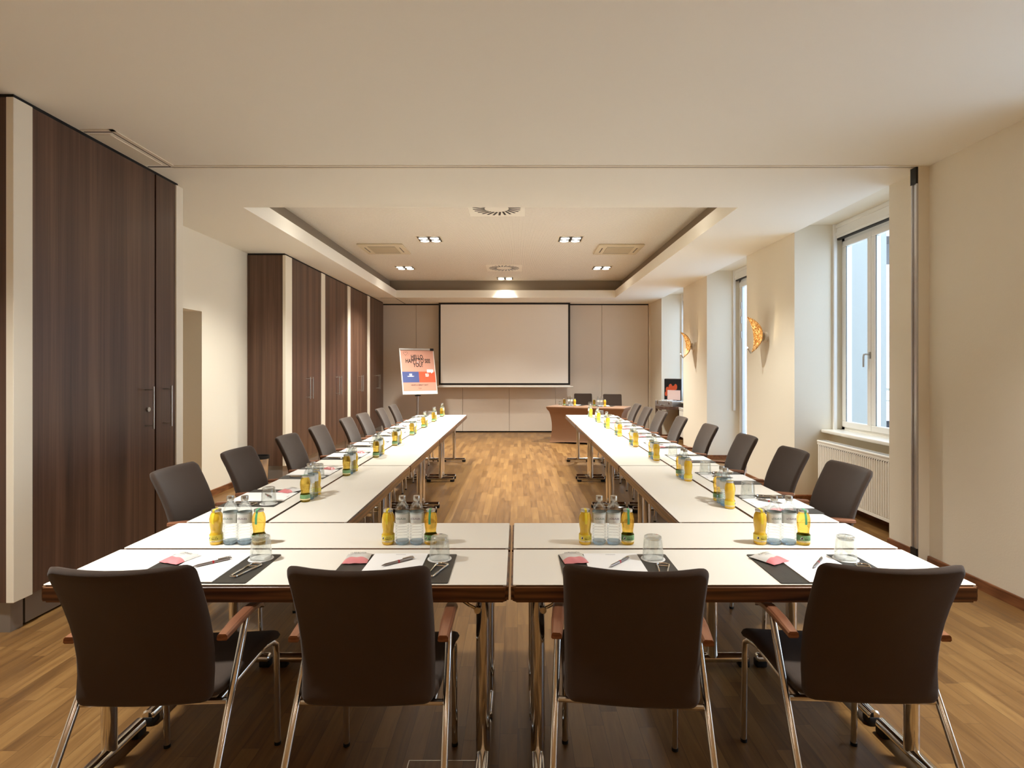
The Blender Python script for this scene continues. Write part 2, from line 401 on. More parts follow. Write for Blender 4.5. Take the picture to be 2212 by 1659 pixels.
# right wall: piers between deep window niches
NZ = 3.095
for q in [(XR, 3.75, YN-0.1, 1.45, 0, LIP), (XR, 3.75, 3.06, 4.71, 0, LIP), (XR+0.002, 3.75, 1.45, 3.06, NZ, LIP+0.02),  (XR, 3.75, 6.32, 7.64, 0, LIP), (XR, 3.75, 9.245, 10.56, 0, LIP), (XR, 3.75, 12.16, YB+0.3, 0, LIP),
    (XR+0.002, 3.75, 4.71, 6.32, NZ, LIP+0.02), (XR+0.002, 3.75, 7.64, 9.245, NZ, LIP+0.02), (XR+0.002, 3.75, 10.56, 12.16, NZ, LIP+0.02),
    (3.50, 3.75, 4.71, 6.32, 0, 0.77), (3.50, 3.75, 10.56, 12.16, 0, 0.77)]: sbox('wall_right', 'wall', [q])
sbox('wall_left', 'wall', [(XL-0.15, XL, YN-0.1, 5.35, 0, LIP), (XL-0.15, XL, 6.37, YB+0.3, 0, LIP), (XL-0.15, XL, 5.35, 6.37, 2.13, LIP),
    (XL-1.0, XL-0.15, 6.37, 6.5, 0, 2.3), (XL-1.0, XL-0.15, 5.2, 5.35, 0, 2.3), (XL-1.1, XL-1.0, 5.2, 6.5, 0, 2.3), (XL-1.0, XL-0.15, 5.35, 6.37, 2.13, 2.3)])
sbox('floor_doorway', 'floor', [(XL-1.0, XL-0.3, 5.35, 6.37, -0.1, 0)])
sbox('wall_near', 'wall', [(XL-0.2, 3.75, YN-0.15, YN, 0, LIP)])
# back wall: the closed folding partition, panel joints at every 1.08 m
wb = sbox('wall_back', 'panel', [(XL-0.1, 3.2, YB+0.06, YB+0.25, 0, LIP)])
seams = [828, 899, 999.6, 1100, 1199.8, 1300, 1400.5]
sx_ = [(p-1118)*YB/1217 for p in seams]; sx_[0] = -3.57
for i in range(6):
    MB().rbox(sx_[i]+0.003, sx_[i+1]-0.003, YB, YB+0.06, 0.03, CEIL-0.03, 0.003, 1).build('partition_panel', 'panel', wb)
sbox('gap_strip', 'dark', [(XL, sx_[6], YB+0.012, YB+0.07, 0.0, 0.03), (XL, sx_[6], YB+0.012, YB+0.07, CEIL-0.03, CEIL)], wb)
sbox('trim_1', 'cream', [(sx_[6]+0.006, XR, YB-0.03, YB+0.06, 0, CEIL)])
# right side jamb of the nearer folding wall track with its aluminium profile
j = sbox('trim_2', 'cream', [(3.025, XR, 4.25, 4.315, 0, CEIL)])
MB().box(3.012, 3.027, 4.254, 4.262, 0.12, 2.88).box(3.012, 3.027, 4.30, 4.312, 0.12, 2.88).box(3.02, 3.0255, 4.262, 4.30, 0.12, 2.88).build('track_profile', 'alu', j)
MB().box(3.008, 3.026, 4.255, 4.315, 2.88, CEIL-0.005).box(3.008, 3.026, 4.255, 4.315, 0.0, 0.12).build('profile_end', 'black', j)
# ceiling track slot of the folding wall and the parking hatch beside the cupboard
t3 = sbox('trim_3', 'cream', [(-2.62, 3.02, 4.235, 4.262, CEIL-0.004, CEIL+0.01), (-2.62, 3.02, 4.272, 4.30, CEIL-0.004, CEIL+0.01),
    (-2.615, -2.585, 3.60, 4.24, CEIL-0.004, CEIL+0.01), (-2.80, -2.585, 3.60, 3.628, CEIL-0.004, CEIL+0.01)])
sbox('slot', 'dark', [(-2.80, 3.02, 4.262, 4.272, CEIL-0.003, CEIL+0.01), (-2.625, -2.615, 3.64, 4.262, CEIL-0.003, CEIL+0.01), (-2.80, -2.615, 3.634, 3.642, CEIL-0.003, CEIL+0.01)], t3)
sbox('hatch_panel', 'cream', [(-2.795, -2.66, 3.68, 4.22, CEIL-0.004, CEIL+0.01)], t3)
t4 = sbox('trim_4', 'dark', [(-2.95, -2.62, 12.10, 12.11, CEIL-0.003, CEIL+0.01), (-2.63, -2.62, 12.11, 13.18, CEIL-0.003, CEIL+0.01)])
# baseboards
def baseboard(name, segs):
    b = MB()
    for (x0, x1, y0, y1) in segs:
        b.box(x0, x1, y0, y1, 0, 0.055)
        b.rbox(x0+(0.004 if x1-x0 < 0.1 and x0 < 0 else 0)*0, x1, y0, y1, 0.05, 0.072, 0.006, 2)
    return struct(b.build(name, 'skirting'))
T = 0.018
baseboard('baseboard_right', [(XR-T, XR, YN, 1.45), (XR-T, XR, 3.06, 4.25),  (XR-T, XR, 4.315, 4.71), (XR-T, XR, 6.32, 7.64), (XR-T, XR, 9.245, 10.56), (XR-T, XR, 12.16, YB-0.03),
    (XR, 3.55, 6.32-T, 6.32), (XR, 3.57, 9.245-T, 9.245), (XR, 3.5, 12.16-T, 12.16), (3.5-T, 3.5, 4.71, 6.3), (3.5-T, 3.5, 10.56, 12.14)])
baseboard('baseboard_left', [(XL, XL+T, 4.72, 5.35), (XL, XL+T, 6.37, 7.43)])

# windows --------------------------------------------------------------
def sash(parent, y0, y1, z0, z1, x=3.62, w=0.065, handle=None):
    s = MB()
    for q in ((y0, y1, z0, z0+w), (y0, y1, z1-w, z1), (y0, y0+w, z0+w, z1-w), (y1-w, y1, z0+w, z1-w)):
        s.rbox(x, x+0.06, q[0], q[1], q[2], q[3], 0.006, 1)
    so = s.build('sash', 'upvc', parent)
    MB().box(x+0.025, x+0.031, y0+w-0.005, y1-w+0.005, z0+w-0.005, z1-w+0.005).build('pane', 'window_glass', so)
    g = MB()
    for q in ((y0+w-0.004, y0+w+0.004, z0+w, z1-w), (y1-w-0.004, y1-w+0.004, z0+w, z1-w)):
        g.box(x+0.008, x+0.012, q[0], q[1], q[2], q[3])
    g.build('gasket', 'black', so)
    if handle is not None:
        hz = 1.62
        MB().rbox(x-0.012, x, handle-0.014, handle+0.014, hz-0.035, hz+0.035, 0.003, 1).cyl((x-0.012, handle, hz+0.01), (x-0.045, handle, hz+0.01), 0.008).tube([(x-0.045, handle, hz+0.012), (x-0.046, handle+0.03, hz+0.008), (x-0.046, handle+0.035, hz-0.02), (x-0.046, handle+0.035, hz-0.12)], 0.009, 10).build('window_handle', 'steel', so)
def blind(parent, y0, y1):
    MB().box(3.56, 3.62, y0, y1, 2.935, NZ).box(3.55, 3.56, y0, y1, 2.96, 3.0).box(3.55, 3.56, y0, y1, 3.045, 3.08).build('blind_housing', 'upvc', parent)
    MB().box(3.565, 3.61, y0, y1, 2.922, 2.936).build('blind_slot', 'black', parent)
    MB().rbox(3.53, 3.566, y1-0.035, y1-0.002, 0.80, NZ, 0.003, 1).build('guide_rail', 'upvc', parent)
w1 = sbox('window_1', 'upvc', [(3.64, 3.72, 4.71, 6.32, 0.78, 0.845), (3.64, 3.72, 4.71, 6.32, 2.885, 3.0), (3.64, 3.72, 6.27, 6.32, 0.78, 3.0), (3.64, 3.72, 4.71, 4.76, 0.78, 3.0)])
w1.name = 'window_1'
for k in range(3):
    y1 = 6.285-k*0.518; sash(w1, y1-0.514, y1, 0.835, 2.90, handle=(y1-0.50 if k == 0 else None))
blind(w1, 4.71, 6.32)
MB().rbox(3.40, 3.66, 4.715, 6.315, 0.77, 0.805, 0.01, 2).build('window_sill', 'sillm', w1)
d1 = sbox('door_1', 'upvc', [(3.64, 3.72, 7.64, 7.70, 0, 3.0), (3.64, 3.72, 9.185, 9.245, 0, 3.0), (3.64, 3.72, 7.64, 9.245, 2.885, 3.0), (3.62, 3.74, 7.64, 9.245, 0, 0.04)])
sash(d1, 8.45, 9.20, 0.05, 2.90, w=0.09, handle=8.52); sash(d1, 7.69, 8.44, 0.05, 2.90, w=0.09)
blind(d1, 7.64, 9.245)
hb = MB()
for z in (2.45, 2.22, 1.98, 0.35): hb.cyl((3.61, 9.10, z), (3.61, 9.10, z+0.11), 0.009)
hb.build('hinge', 'steel', d1)
w2 = sbox('window_2', 'upvc', [(3.64, 3.72, 10.56, 12.16, 0.78, 0.845), (3.64, 3.72, 10.56, 12.16, 2.885, 3.0), (3.64, 3.72, 12.11, 12.16, 0.78, 3.0), (3.64, 3.72, 10.56, 10.61, 0.78, 3.0)])
for k in range(3):
    y1 = 12.125-k*0.518; sash(w2, y1-0.514, y1, 0.835, 2.90)
blind(w2, 10.56, 12.16)
MB().rbox(3.40, 3.66, 10.565, 12.155, 0.77, 0.805, 0.01, 2).build('window_sill', 'sillm', w2)
d2 = sbox('door_2', 'upvc', [(3.64, 3.72, 1.45, 1.51, 0, 3.0), (3.64, 3.72, 3.0, 3.06, 0, 3.0), (3.64, 3.72, 1.45, 3.06, 2.885, 3.0), (3.62, 3.74, 1.45, 3.06, 0, 0.04)])
sash(d2, 2.26, 3.01, 0.05, 2.90, w=0.09, handle=2.33); sash(d2, 1.50, 2.25, 0.05, 2.90, w=0.09)
blind(d2, 1.45, 3.06)
# doorway architrave behind: plain recess; balcony outside
ob = sbox('balcony_floor', 'outfloor', [(3.75, 5.6, 0.0, 12.6, -0.12, -0.02)])
ow = sbox('wall_outside', 'outwall', [(3.75, 4.42, 6.75, 6.95, -0.02, 3.3)])
sbox('balcony_roof', 'outdark', [(4.42, 5.6, 6.95, 8.3, 3.02, 3.12)])
rl = thing('balcony_railing', 'grey metal balcony railing outside the nearest window', 'railing', (5.5, 8, 0))
b = MB(); b.box(-0.03, 0.03, -4.4, 4.4, 1.16, 1.20); b.box(-0.015, 0.015, -4.4, 4.4, 0.08, 0.11); b.box(-0.015, 0.015, -4.4, 4.4, 1.0, 1.02); b.build('handrail', 'steel', rl)
b = MB()
for k in range(74): b.box(-0.008, 0.008, -4.38+k*0.12, -4.364+k*0.12, 0.09, 1.16)
for yy in (-4.3, 0, 4.3): b.box(-0.02, 0.02, yy-0.02, yy+0.02, -0.02, 1.17)
b.build('baluster_lattice', 'steel', rl)
oc = thing('balcony_chair', 'dark rounded balcony chair seen through the nearest window', 'chair', (4.95, 7.55, -0.02))
MB().lathe([(0.02, 0.30), (0.25, 0.32), (0.31, 0.40), (0.34, 0.55), (0.36, 0.78), (0.33, 0.78), (0.30, 0.55), (0.22, 0.44), (0.02, 0.43)], 28).build('seat_shell', 'chairout', oc)
MB().lathe([(0.22, 0.0), (0.22, 0.02), (0.05, 0.05), (0.04, 0.31)], 20).build('pedestal', 'black', oc)
# radiators
def radiator(label, x, y0, y1, z0, z1):
    r = thing('radiator', label, 'radiator', (x, (y0+y1)/2, 0)); L = (y1-y0)/2
    b = MB(); b.box(0.012, 0.10, -L, L, z0, z1-0.02); n = int(2*L/0.0333)
    for k in range(n):
        yy = -L+0.02+(2*L-0.04)*(k+0.5)/n; b.rbox(0.0, 0.014, yy-0.011, yy+0.011, z0+0.03, z1-0.05, 0.004, 1)
    b.box(0.002, 0.012, -L, L, z0, z0+0.025); b.box(0.002, 0.012, -L, L, z1-0.045, z1-0.02)
    b.build('panel', 'rad', r)
    t = MB(); t.rbox(-0.002, 0.104, -L-0.003, L+0.003, z1-0.02, z1, 0.004, 1).build('top_cover', 'rad', r)
    g = MB()
    for k in range(int(2*L/0.02)):
        yy = -L+0.015+k*0.02
        for xx in (0.02, 0.045, 0.07): g.box(xx, xx+0.018, yy, yy+0.010, z1-0.001, z1+0.0006)
    g.build('top_grille', 'grey_print', r)
    d = MB()
    for k in range(n):
        yy = -L+0.02+(2*L-0.04)*(k)/n+0.002
        d.cyl((-0.0006, yy, z1-0.055), (0.012, yy, z1-0.055), 0.0045, 8)
    d.box(0.0125, 0.0135, -L+0.01, L-0.01, z1-0.058, z1-0.052)
    d.build('vent_grille', 'grey_print', r)
    for (ya, za) in ((-L+0.15, z0+0.1), (L-0.18, z0+0.1), (-L+0.15, z1-0.16), (L-0.18, z1-0.16)): MB().box(0.05, 0.205, ya, ya+0.03, za, za+0.04).build('wall_bracket', 'rad', r)
    return r
radiator('white ribbed radiator under the sill of the nearest window', 3.29, 4.80, 6.19, 0.115, 0.70)
radiator('white radiator in the farthest niche behind the side table', 3.29, 10.60, 11.50, 0.115, 0.70)

# ------------------------------------------------------------------ wall cupboards (left)
def bar_handle(parent, x, y, zc, L=0.32):
    b = MB(); b.cyl((x+0.065, y, zc-L/2), (x+0.065, y, zc+L/2), 0.0065, 12)
    for s in (-1, 1): b.cyl((x, y, zc+s*(L/2-0.025)), (x+0.065, y, zc+s*(L/2-0.025)), 0.004, 8)
    return b.build('handle', 'steel', parent)
ZD0, ZD1 = 0.18, CEIL-0.025
XC = -2.80
cp = thing('wall_cupboard', 'tall dark walnut cupboard nearest on left with one wide locked door', 'cupboard', (0, 0, 0))
sbox('carcass', 'walnut', [(XL+0.002, XC-0.022, 3.15, 4.66, ZD0, ZD1)], cp)
sbox('side_panel', 'walnut', [(XL+0.002, XC-0.035, 3.125, 3.15, ZD0, ZD1)], cp)
MB().rbox(XC-0.034, XC+0.008, 3.120, 3.245, ZD0, ZD1, 0.002, 1).build('corner_strip', 'cream', cp)
MB().rbox(XC-0.034, XC+0.010, 4.607, 4.70, ZD0-0.17, ZD1, 0.002, 1).build('end_strip', 'cream', cp)
d = MB().rbox(XC-0.021, XC, 3.249, 4.348, ZD0+0.003, ZD1, 0.0015, 1).build('door', 'walnut', cp); bar_handle(d, XC, 4.235, 1.187)
MB().cyl((XC, 4.265, 1.172), (XC+0.012, 4.265, 1.172), 0.017, 20).box(XC+0.012, XC+0.013, 4.263, 4.267, 1.162, 1.182).build('lock', 'steel', d)
d = MB().rbox(XC-0.021, XC, 4.366, 4.604, ZD0+0.003, ZD1, 0.0015, 1).build('door', 'walnut', cp); bar_handle(d, XC, 4.455, 1.187)
sbox('door_gap', 'dark', [(XC-0.0215, XC-0.012, 4.348, 4.366, ZD0, ZD1), (XL, XC-0.01, 3.14, 4.66, ZD1, CEIL-0.001)], cp)
sbox('plinth', 'plinth', [(XL+0.01, XC-0.045, 3.16, 3.24, 0, ZD0), (XL+0.01, XC-0.045, 3.255, 4.66, 0.012, ZD0)], cp)
FX = -3.07; y = 7.44; ZP = 0.20
names = ['first walnut double-door cupboard after the pale wall, beside the waste bin', 'second walnut double-door cupboard of the far row on left', 'third walnut double-door cupboard of the far row, behind the flip chart side', 'last walnut cupboard of the far row, touching the back partition']
for k in range(4):
    g = thing('wall_cupboard', names[k], 'cupboard', (0, 0, 0), 0, 'walnut cupboards of the far row')
    y0 = y+k*1.36; y1 = min(y0+1.36, YB-0.01); yd = y0+0.215 if k == 0 else y0+0.175
    if k == 0: sbox('side_panel', 'walnut', [(XL+0.002, FX-0.03, y0, y0+0.025, ZP, ZD1)], g)
    sbox('carcass', 'walnut', [(XL+0.002, FX-0.022, y0+0.026, y1-0.002, ZP, ZD1)], g)
    MB().rbox(FX-0.032, FX+0.008, y0-0.002, yd-0.003, ZP, ZD1, 0.002, 1).build('cream_strip', 'cream', g)
    ym = (yd+y1)/2
    for (a, c_, hy) in ((yd, ym-0.0015, ym-0.055), (ym+0.0015, y1-0.003, ym+0.055)):
        d = MB().rbox(FX-0.021, FX, a, c_, ZP+0.003, ZD1, 0.0015, 1).build('door', 'walnut', g)
        bar_handle(d, FX, hy, 1.205)
    sbox('top_gap', 'dark', [(XL, FX-0.01, y0+0.01, y1, ZD1, CEIL-0.001)], g)
    sbox('plinth', 'plinth', [(XL+0.01, FX-0.04, y0+0.02, y1-0.002, 0, ZP)], g)

# ------------------------------------------------------------------ ceiling fittings
def downlight(x, y, z, label, group):
    o = thing('recessed_downlight', label, 'light', (x, y, z), 0, group)
    b = MB(); h = 0.18
    b.box(-h, h, -h, -h+0.012, -0.006, 0.0).box(-h, h, h-0.012, h, -0.006, 0).box(-h, -h+0.012, -h+0.012, h-0.012, -0.006, 0).box(h-0.012, h, -h+0.012, h-0.012, -0.006, 0)
    b.build('frame', 'acp', o)
    MB().box(-h+0.012, h-0.012, -h+0.012, h-0.012, -0.003, -0.001).build('housing', 'black', o)
    for sx in (-1, 1):
        for sy in (-1, 1):
            MB().lathe([(0.070, -0.004), (0.070, -0.016), (0.063, -0.016), (0.063, -0.008)], 28, (sx*0.083, sy*0.083, 0), cap0=False, cap1=False).build('reflector_ring', 'steel', o)
            MB().lathe([(0.0635, -0.006), (0.0635, -0.010)], 28, (sx*0.083, sy*0.083, 0)).build('lens', 'lens', o)
    return o
TL = ['square four-lamp ceiling light left of centre, nearer row', 'square four-lamp ceiling light right of centre, nearer row', 'four-lamp ceiling light above the cupboards, far left of tray',
      'four-lamp ceiling light at far right of the tray', 'four-lamp ceiling light nearest the projection screen', 'four-lamp ceiling light hidden near the front left corner of tray', 'four-lamp ceiling light hidden near the front right corner of tray', 'four-lamp ceiling light hidden behind the middle of the tray front edge']
for (x, y), l in zip(TRAY_LAMPS, TL): downlight(x, y, UPCEIL, l, 'four-lamp square ceiling lights')
NL = ['four-lamp ceiling light over the left end of near tables', 'four-lamp ceiling light over the right end of near tables']
NL += ['added unseen four-lamp fill light left behind the viewpoint', 'added unseen four-lamp fill light right behind the viewpoint']  # fittings of the added rear fill lamps
for (x, y), l in zip(NEAR_LAMPS+REAR_FILL_LAMPS, NL): downlight(x, y, CEIL, l, 'four-lamp square ceiling lights')
for (x, y, l) in ((-0.25, 6.72, 'round slotted air diffuser half hidden by the tray edge'), (-0.254, 10.67, 'round slotted air diffuser before the screen light')):
    o = thing('air_diffuser', l, 'air vent', (x, y, UPCEIL), 0, 'slotted ceiling air diffusers')
    MB().rbox(-0.34, 0.34, -0.34, 0.34, -0.008, 0, 0.002, 1).build('face_plate', 'ceiling', o)
    b = MB()
    for k in range(24):
        a = 2*pi*k/24; tw = 0.35
        b.box(-0.013, 0.013, 0.0, 0.145, -0.0095, -0.0075, Matrix.Rotation(a, 4, 'Z') @ Matrix.Translation((0, 0.145, 0)) @ Matrix.Rotation(tw, 4, 'Z'))
    b.build('slot_ring', 'black', o)
for (x, y, l) in ((-2.11, 8.95, 'cream air-conditioning cassette in the tray above the left arm'), (1.60, 8.98, 'cream air-conditioning cassette in the tray above the right arm')):
    o = thing('air_conditioning_cassette', l, 'air conditioner', (x, y, UPCEIL), 0, 'ceiling air-conditioning cassettes')
    MB().rbox(-0.35, 0.35, -0.35, 0.35, -0.028, 0, 0.010, 2).build('cover', 'acp', o)
    MB().rbox(-0.21, 0.21, -0.19, 0.19, -0.034, -0.026, 0.003, 1).build('intake_grille', 'acg', o)
    b = MB()
    for q in ((-0.21, 0.21, 0.235, 0.25), (-0.21, 0.21, -0.25, -0.235), (0.265, 0.28, -0.17, 0.17), (-0.28, -0.265, -0.17, 0.17)): b.box(*q, -0.0295, -0.0275)
    b.build('louvre_slot', 'can', o)

# ------------------------------------------------------------------ tables
def make_table():
    t = thing('conference_table', 'table', 'table'); L, D = 0.7985, 0.1955
    MB().prism(rrect(L-0.007, D-0.007, 0.006, 3), TAB-0.004, TAB).build('tabletop', 'laminate', t)
    bm = bmesh.new(); bmesh.ops.create_cube(bm, size=1)
    for v in bm.verts: v.co = Vector((v.co.x*2*L, v.co.y*2*D, TAB-0.031+v.co.z*0.058))
    ve = [e for e in bm.edges if abs(e.verts[0].co.z-e.verts[1].co.z) > 0.01]
    bmesh.ops.bevel(bm, geom=ve, offset=0.012, segments=3, affect='EDGES')
    he = [e for e in bm.edges if abs(e.verts[0].co.z-e.verts[1].co.z) < 0.001 and len(e.link_faces) == 2 and abs(e.link_faces[0].normal.z)+abs(e.link_faces[1].normal.z) > 0.9 and abs(e.link_faces[0].normal.z)+abs(e.link_faces[1].normal.z) < 1.1]
    bmesh.ops.bevel(bm, geom=he, offset=0.0065, segments=3, affect='EDGES'); bm.verts.index_update()
    b = MB(); b.add([tuple(v.co) for v in bm.verts], [tuple(v.index for v in f.verts) for f in bm.faces]); bm.free(); b.build('edge_band', 'edge', t, ang=50)
    for s in (-1, 1):
        x = s*(L-0.098)
        leg = MB().cyl((x, 0, 0.05), (x, 0, TAB-0.075), 0.0265, 24).build('leg', 'chrome', t)
        MB().rbox(x-0.05, x+0.05, -0.11, 0.11, TAB-0.078, TAB-0.059, 0.006, 1).build('mounting_plate', 'black', leg)
        xi = x-s*0.13
        MB().tube([(x-s*0.02, -0.02, TAB-0.155), (x-s*0.05, -0.02, TAB-0.14), (xi, -0.02, TAB-0.085), (xi-s*0.02, -0.02, TAB-0.068)], 0.006, 8).cyl((x-s*0.02, -0.034, TAB-0.155), (x-s*0.02, 0.0, TAB-0.155), 0.012, 12).build('folding_brace', 'chrome', leg)
        prof = [(-0.175, 0), (0.175, 0)]
        MB().tube([(x, -0.178, 0.042), (x, -0.172, 0.042), (x, 0.172, 0.042), (x, 0.178, 0.042)], [0.019, 0.026, 0.026, 0.019], 20, flat=0.85).build('foot_bar', 'chrome', leg)
        for e in (-1, 1):
            MB().rbox(x-0.023, x+0.023, e*0.155-0.027, e*0.155+0.027, 0.0, 0.038, 0.008, 2).build('glide_pad', 'rubber', leg)
    return t
TBL = make_table()
TG = 'folding conference tables of the u-shaped layout'
XC0 = -0.027
ordn = ['nearest', 'second', 'third', 'farthest']
place(TBL, (XC0-0.7995-0.003, 2.111, 0), 0, 'long cream table at near left holding two place settings', TG)
place(TBL, (XC0+0.7995+0.003, 2.111, 0), 0, 'long cream table at near right holding two place settings', TG)
place(TBL, (XC0-0.7995-0.003, 2.5065, 0), 0, 'cream table directly behind the near left table, holding bottles', TG)
place(TBL, (XC0+0.7995+0.003, 2.5065, 0), 0, 'cream table directly behind the near right table, holding bottles', TG)
YA = 2.7045
for side, xin in ((-1, -0.8150), (1, 0.7700)):
    sn = 'left' if side < 0 else 'right'
    for k in range(4):
        yc = YA+0.80+k*1.6
        place(TBL, (xin+side*0.1975, yc, 0), pi/2, '%s table of the inner column along the %s arm, counted from front' % (ordn[k], sn), TG)
        place(TBL, (xin+side*0.5925, yc, 0), pi/2, '%s table of the outer column along the %s arm, under place settings' % (ordn[k], sn), TG)

# ------------------------------------------------------------------ chairs
def pad(name, outline, thick, bend, material, parent, loops=(0.0, 0.25, 0.5, 0.72, 0.86, 0.94, 0.975, 1.0), corner=0.014):
    n = len(outline); vs = []; fs = []
    def th(s):
        if s < 0.9: return thick/2
        q = (s-0.9)/0.1; return thick/2*sqrt(max(0.0, 1-q*q))*0.98+thick*0.01
    for side in (1, -1):
        for s in loops[1:]:
            for (x, y) in outline: vs.append(bend(x*s, y*s, side*th(s)))
        vs.append(bend(0, 0, side*thick/2))
    m = (len(loops)-1)*n+1
    for sd in (0, 1):
        o = sd*m
        for i in range(len(loops)-2):
            for k in range(n): fs.append((o+i*n+k, o+i*n+(k+1) % n, o+(i+1)*n+(k+1) % n, o+(i+1)*n+k))
        for k in range(n): fs.append((o+m-1, o+k, o+(k+1) % n))
    L = len(loops)-2
    for k in range(n): fs.append((L*n+k, L*n+(k+1) % n, m+L*n+(k+1) % n, m+L*n+k))
    b = MB(); b.add(vs, fs); return b.build(name, material, parent, ang=75)
def interp(tab, t):
    for (a, va), (b_, vb) in zip(tab, tab[1:]):
        if t <= b_:
            q = (t-a)/(b_-a); q = max(0, min(1, q)); return va+(vb-va)*q
    return tab[-1][1]
def smooth_interp(tab, t):
    return sum(interp(tab, t+d)*w for d, w in ((-0.04, 0.2), (-0.02, 0.2), (0, 0.2), (0.02, 0.2), (0.04, 0.2)))
def make_chair():
    c = thing('conference_chair', 'chair', 'chair')
    out = []
    for (x, y) in rrect(1.0, 1.0, 0.13, 5):
        out.append((x, y))
    # add points along the straight sides
    dense = []
    for i in range(len(out)):
        a, b_ = out[i], out[(i+1) % len(out)]; d = math.hypot(b_[0]-a[0], b_[1]-a[1]); k = max(1, int(d/0.22))
        for q in range(k): dense.append((a[0]+(b_[0]-a[0])*q/k, a[1]+(b_[1]-a[1])*q/k))
    prof = [(0.40, -0.070), (0.46, -0.066), (0.52, -0.058), (0.60, -0.062), (0.70, -0.092), (0.80, -0.140), (0.93, -0.215)]
    def bend(u, v, w):
        z = 0.460+(v+1)/2*0.460
        hw = 0.203+0.003*((v+1)/2)
        y0 = smooth_interp(prof, z); x = u*hw
        y = y0+0.046*(u*u)*(0.35+0.65*(v+1)/2)
        if v > 0.5: z -= 0.004*(1-u*u)
        return (x, y+w, z+w*0.15)
    pad('backrest', dense, 0.036, bend, 'fabric', c)
    def bends(u, v, w):
        y = -0.02+(v+1)/2*0.455; hw = 0.208+0.028*((v+1)/2)
        z = 0.462-0.030*max(0, v-0.55)**1.3/0.35+0.006*u*u - 0.012*(1-abs(v))*(1-u*u)*0.6
        return (u*hw, y, z+w)
    pad('seat', dense, 0.040, bends, 'fabric', c)
    R = 0.0115
    zr = 0.432
    MB().tube([(-0.231, 0, zr), (0.231, 0, zr)], 0.0095, 10).build('rear_rail', 'chrome', c); MB().tube([(-0.205, 0.33, zr), (0.205, 0.33, zr)], 0.008, 8).build('front_rail', 'chrome', c)
    for s in (-1, 1):
        MB().tube([(s*0.244, -0.262, 0.008), (s*0.233, 0.0, zr+0.01), (s*0.228, 0.110, 0.617), (s*0.227, 0.127, 0.640), (s*0.227, 0.135, 0.646)], R, 14).build('rear_leg', 'chrome', c)
        fl = MB().tube([(s*0.190, 0.010, zr-0.004), (s*0.190, 0.36, zr-0.010), (s*0.203, 0.405, zr-0.012), (s*0.212, 0.426, zr-0.028), (s*0.212, 0.433, zr-0.07), (s*0.212, 0.445, 0.008)], R, 14).build('front_leg', 'chrome', c)
        MB().cyl((s*0.212, 0.445, 0.0), (s*0.212, 0.445, 0.012), 0.0125, 14).build('foot_glide', 'rubber', fl)
        # armrest: flat bevelled wooden bar, dipping at its front end
        pts = [(-0.045, 0.652), (0.05, 0.660), (0.14, 0.660), (0.20, 0.652), (0.235, 0.636)]
        vs = []; fs = []
        sec = [(-0.021, -0.006), (-0.019, 0.005), (-0.013, 0.010), (0.013, 0.010), (0.019, 0.005), (0.021, -0.006), (0.016, -0.010), (-0.016, -0.010)]
        for i, (yy, zz) in enumerate(pts):
            k = 0.8 if i in (0, len(pts)-1) else 1.0
            for (a, q) in sec: vs.append((s*0.228+a*k, yy, zz+q))
        m = len(sec)
        for i in range(len(pts)-1):
            for k in range(m): fs.append((i*m+k, i*m+(k+1) % m, (i+1)*m+(k+1) % m, (i+1)*m+k))
        fs.append(tuple(range(m))); fs.append(tuple((len(pts)-1)*m+k for k in range(m)))
        MB().add(vs, fs).build('armrest', 'arm', c, ang=25)
    return c
CH = make_chair()
CG = 'brown upholstered conference chairs around the tables'
place(CH, (-1.137, 1.765, 0), radians(2.5), 'brown fabric chair at far left of the near row, seen from behind', CG)
place(CH, (-0.456, 1.765, 0), radians(0.3), 'brown fabric chair second from left in the near row', CG)
place(CH, (0.352, 1.761, 0), radians(-6), 'brown fabric chair third from left in near row, turned slightly clockwise', CG)
place(CH, (1.086, 1.780, 0), radians(-3), 'brown fabric chair at far right of the near row', CG)
ORD = ['first', 'second', 'third', 'fourth', 'fifth', 'sixth', 'seventh', 'last']
LY = [3.22, 3.93, 4.78, 5.53, 6.46, 7.13, 8.03, 8.86]
RY = [3.28, 3.94, 4.76, 5.66, 6.60, 7.50, 8.30, 9.09]
for k in range(8):
    place(CH, (-1.80+random.uniform(-0.01, 0.01), LY[k], 0), -pi/2+radians(random.uniform(-2, 2)), 'brown chair, %s from the front beside the cupboards along left arm' % ORD[k], CG)
for k in range(8):
    place(CH, (1.77+random.uniform(-0.01, 0.01), RY[k], 0), pi/2+radians(random.uniform(-2, 2)), 'brown chair, %s from the front beside the windows along right arm' % ORD[k], CG)
PA = radians(-22)
place(CH, (1.50, 12.85, 0), pi+radians(-4), 'brown chair behind the cloth-covered table, nearer the screen', CG)
place(CH, (2.12, 12.55, 0), pi+radians(-6), 'brown chair behind the cloth-covered table, nearer the windows', CG)

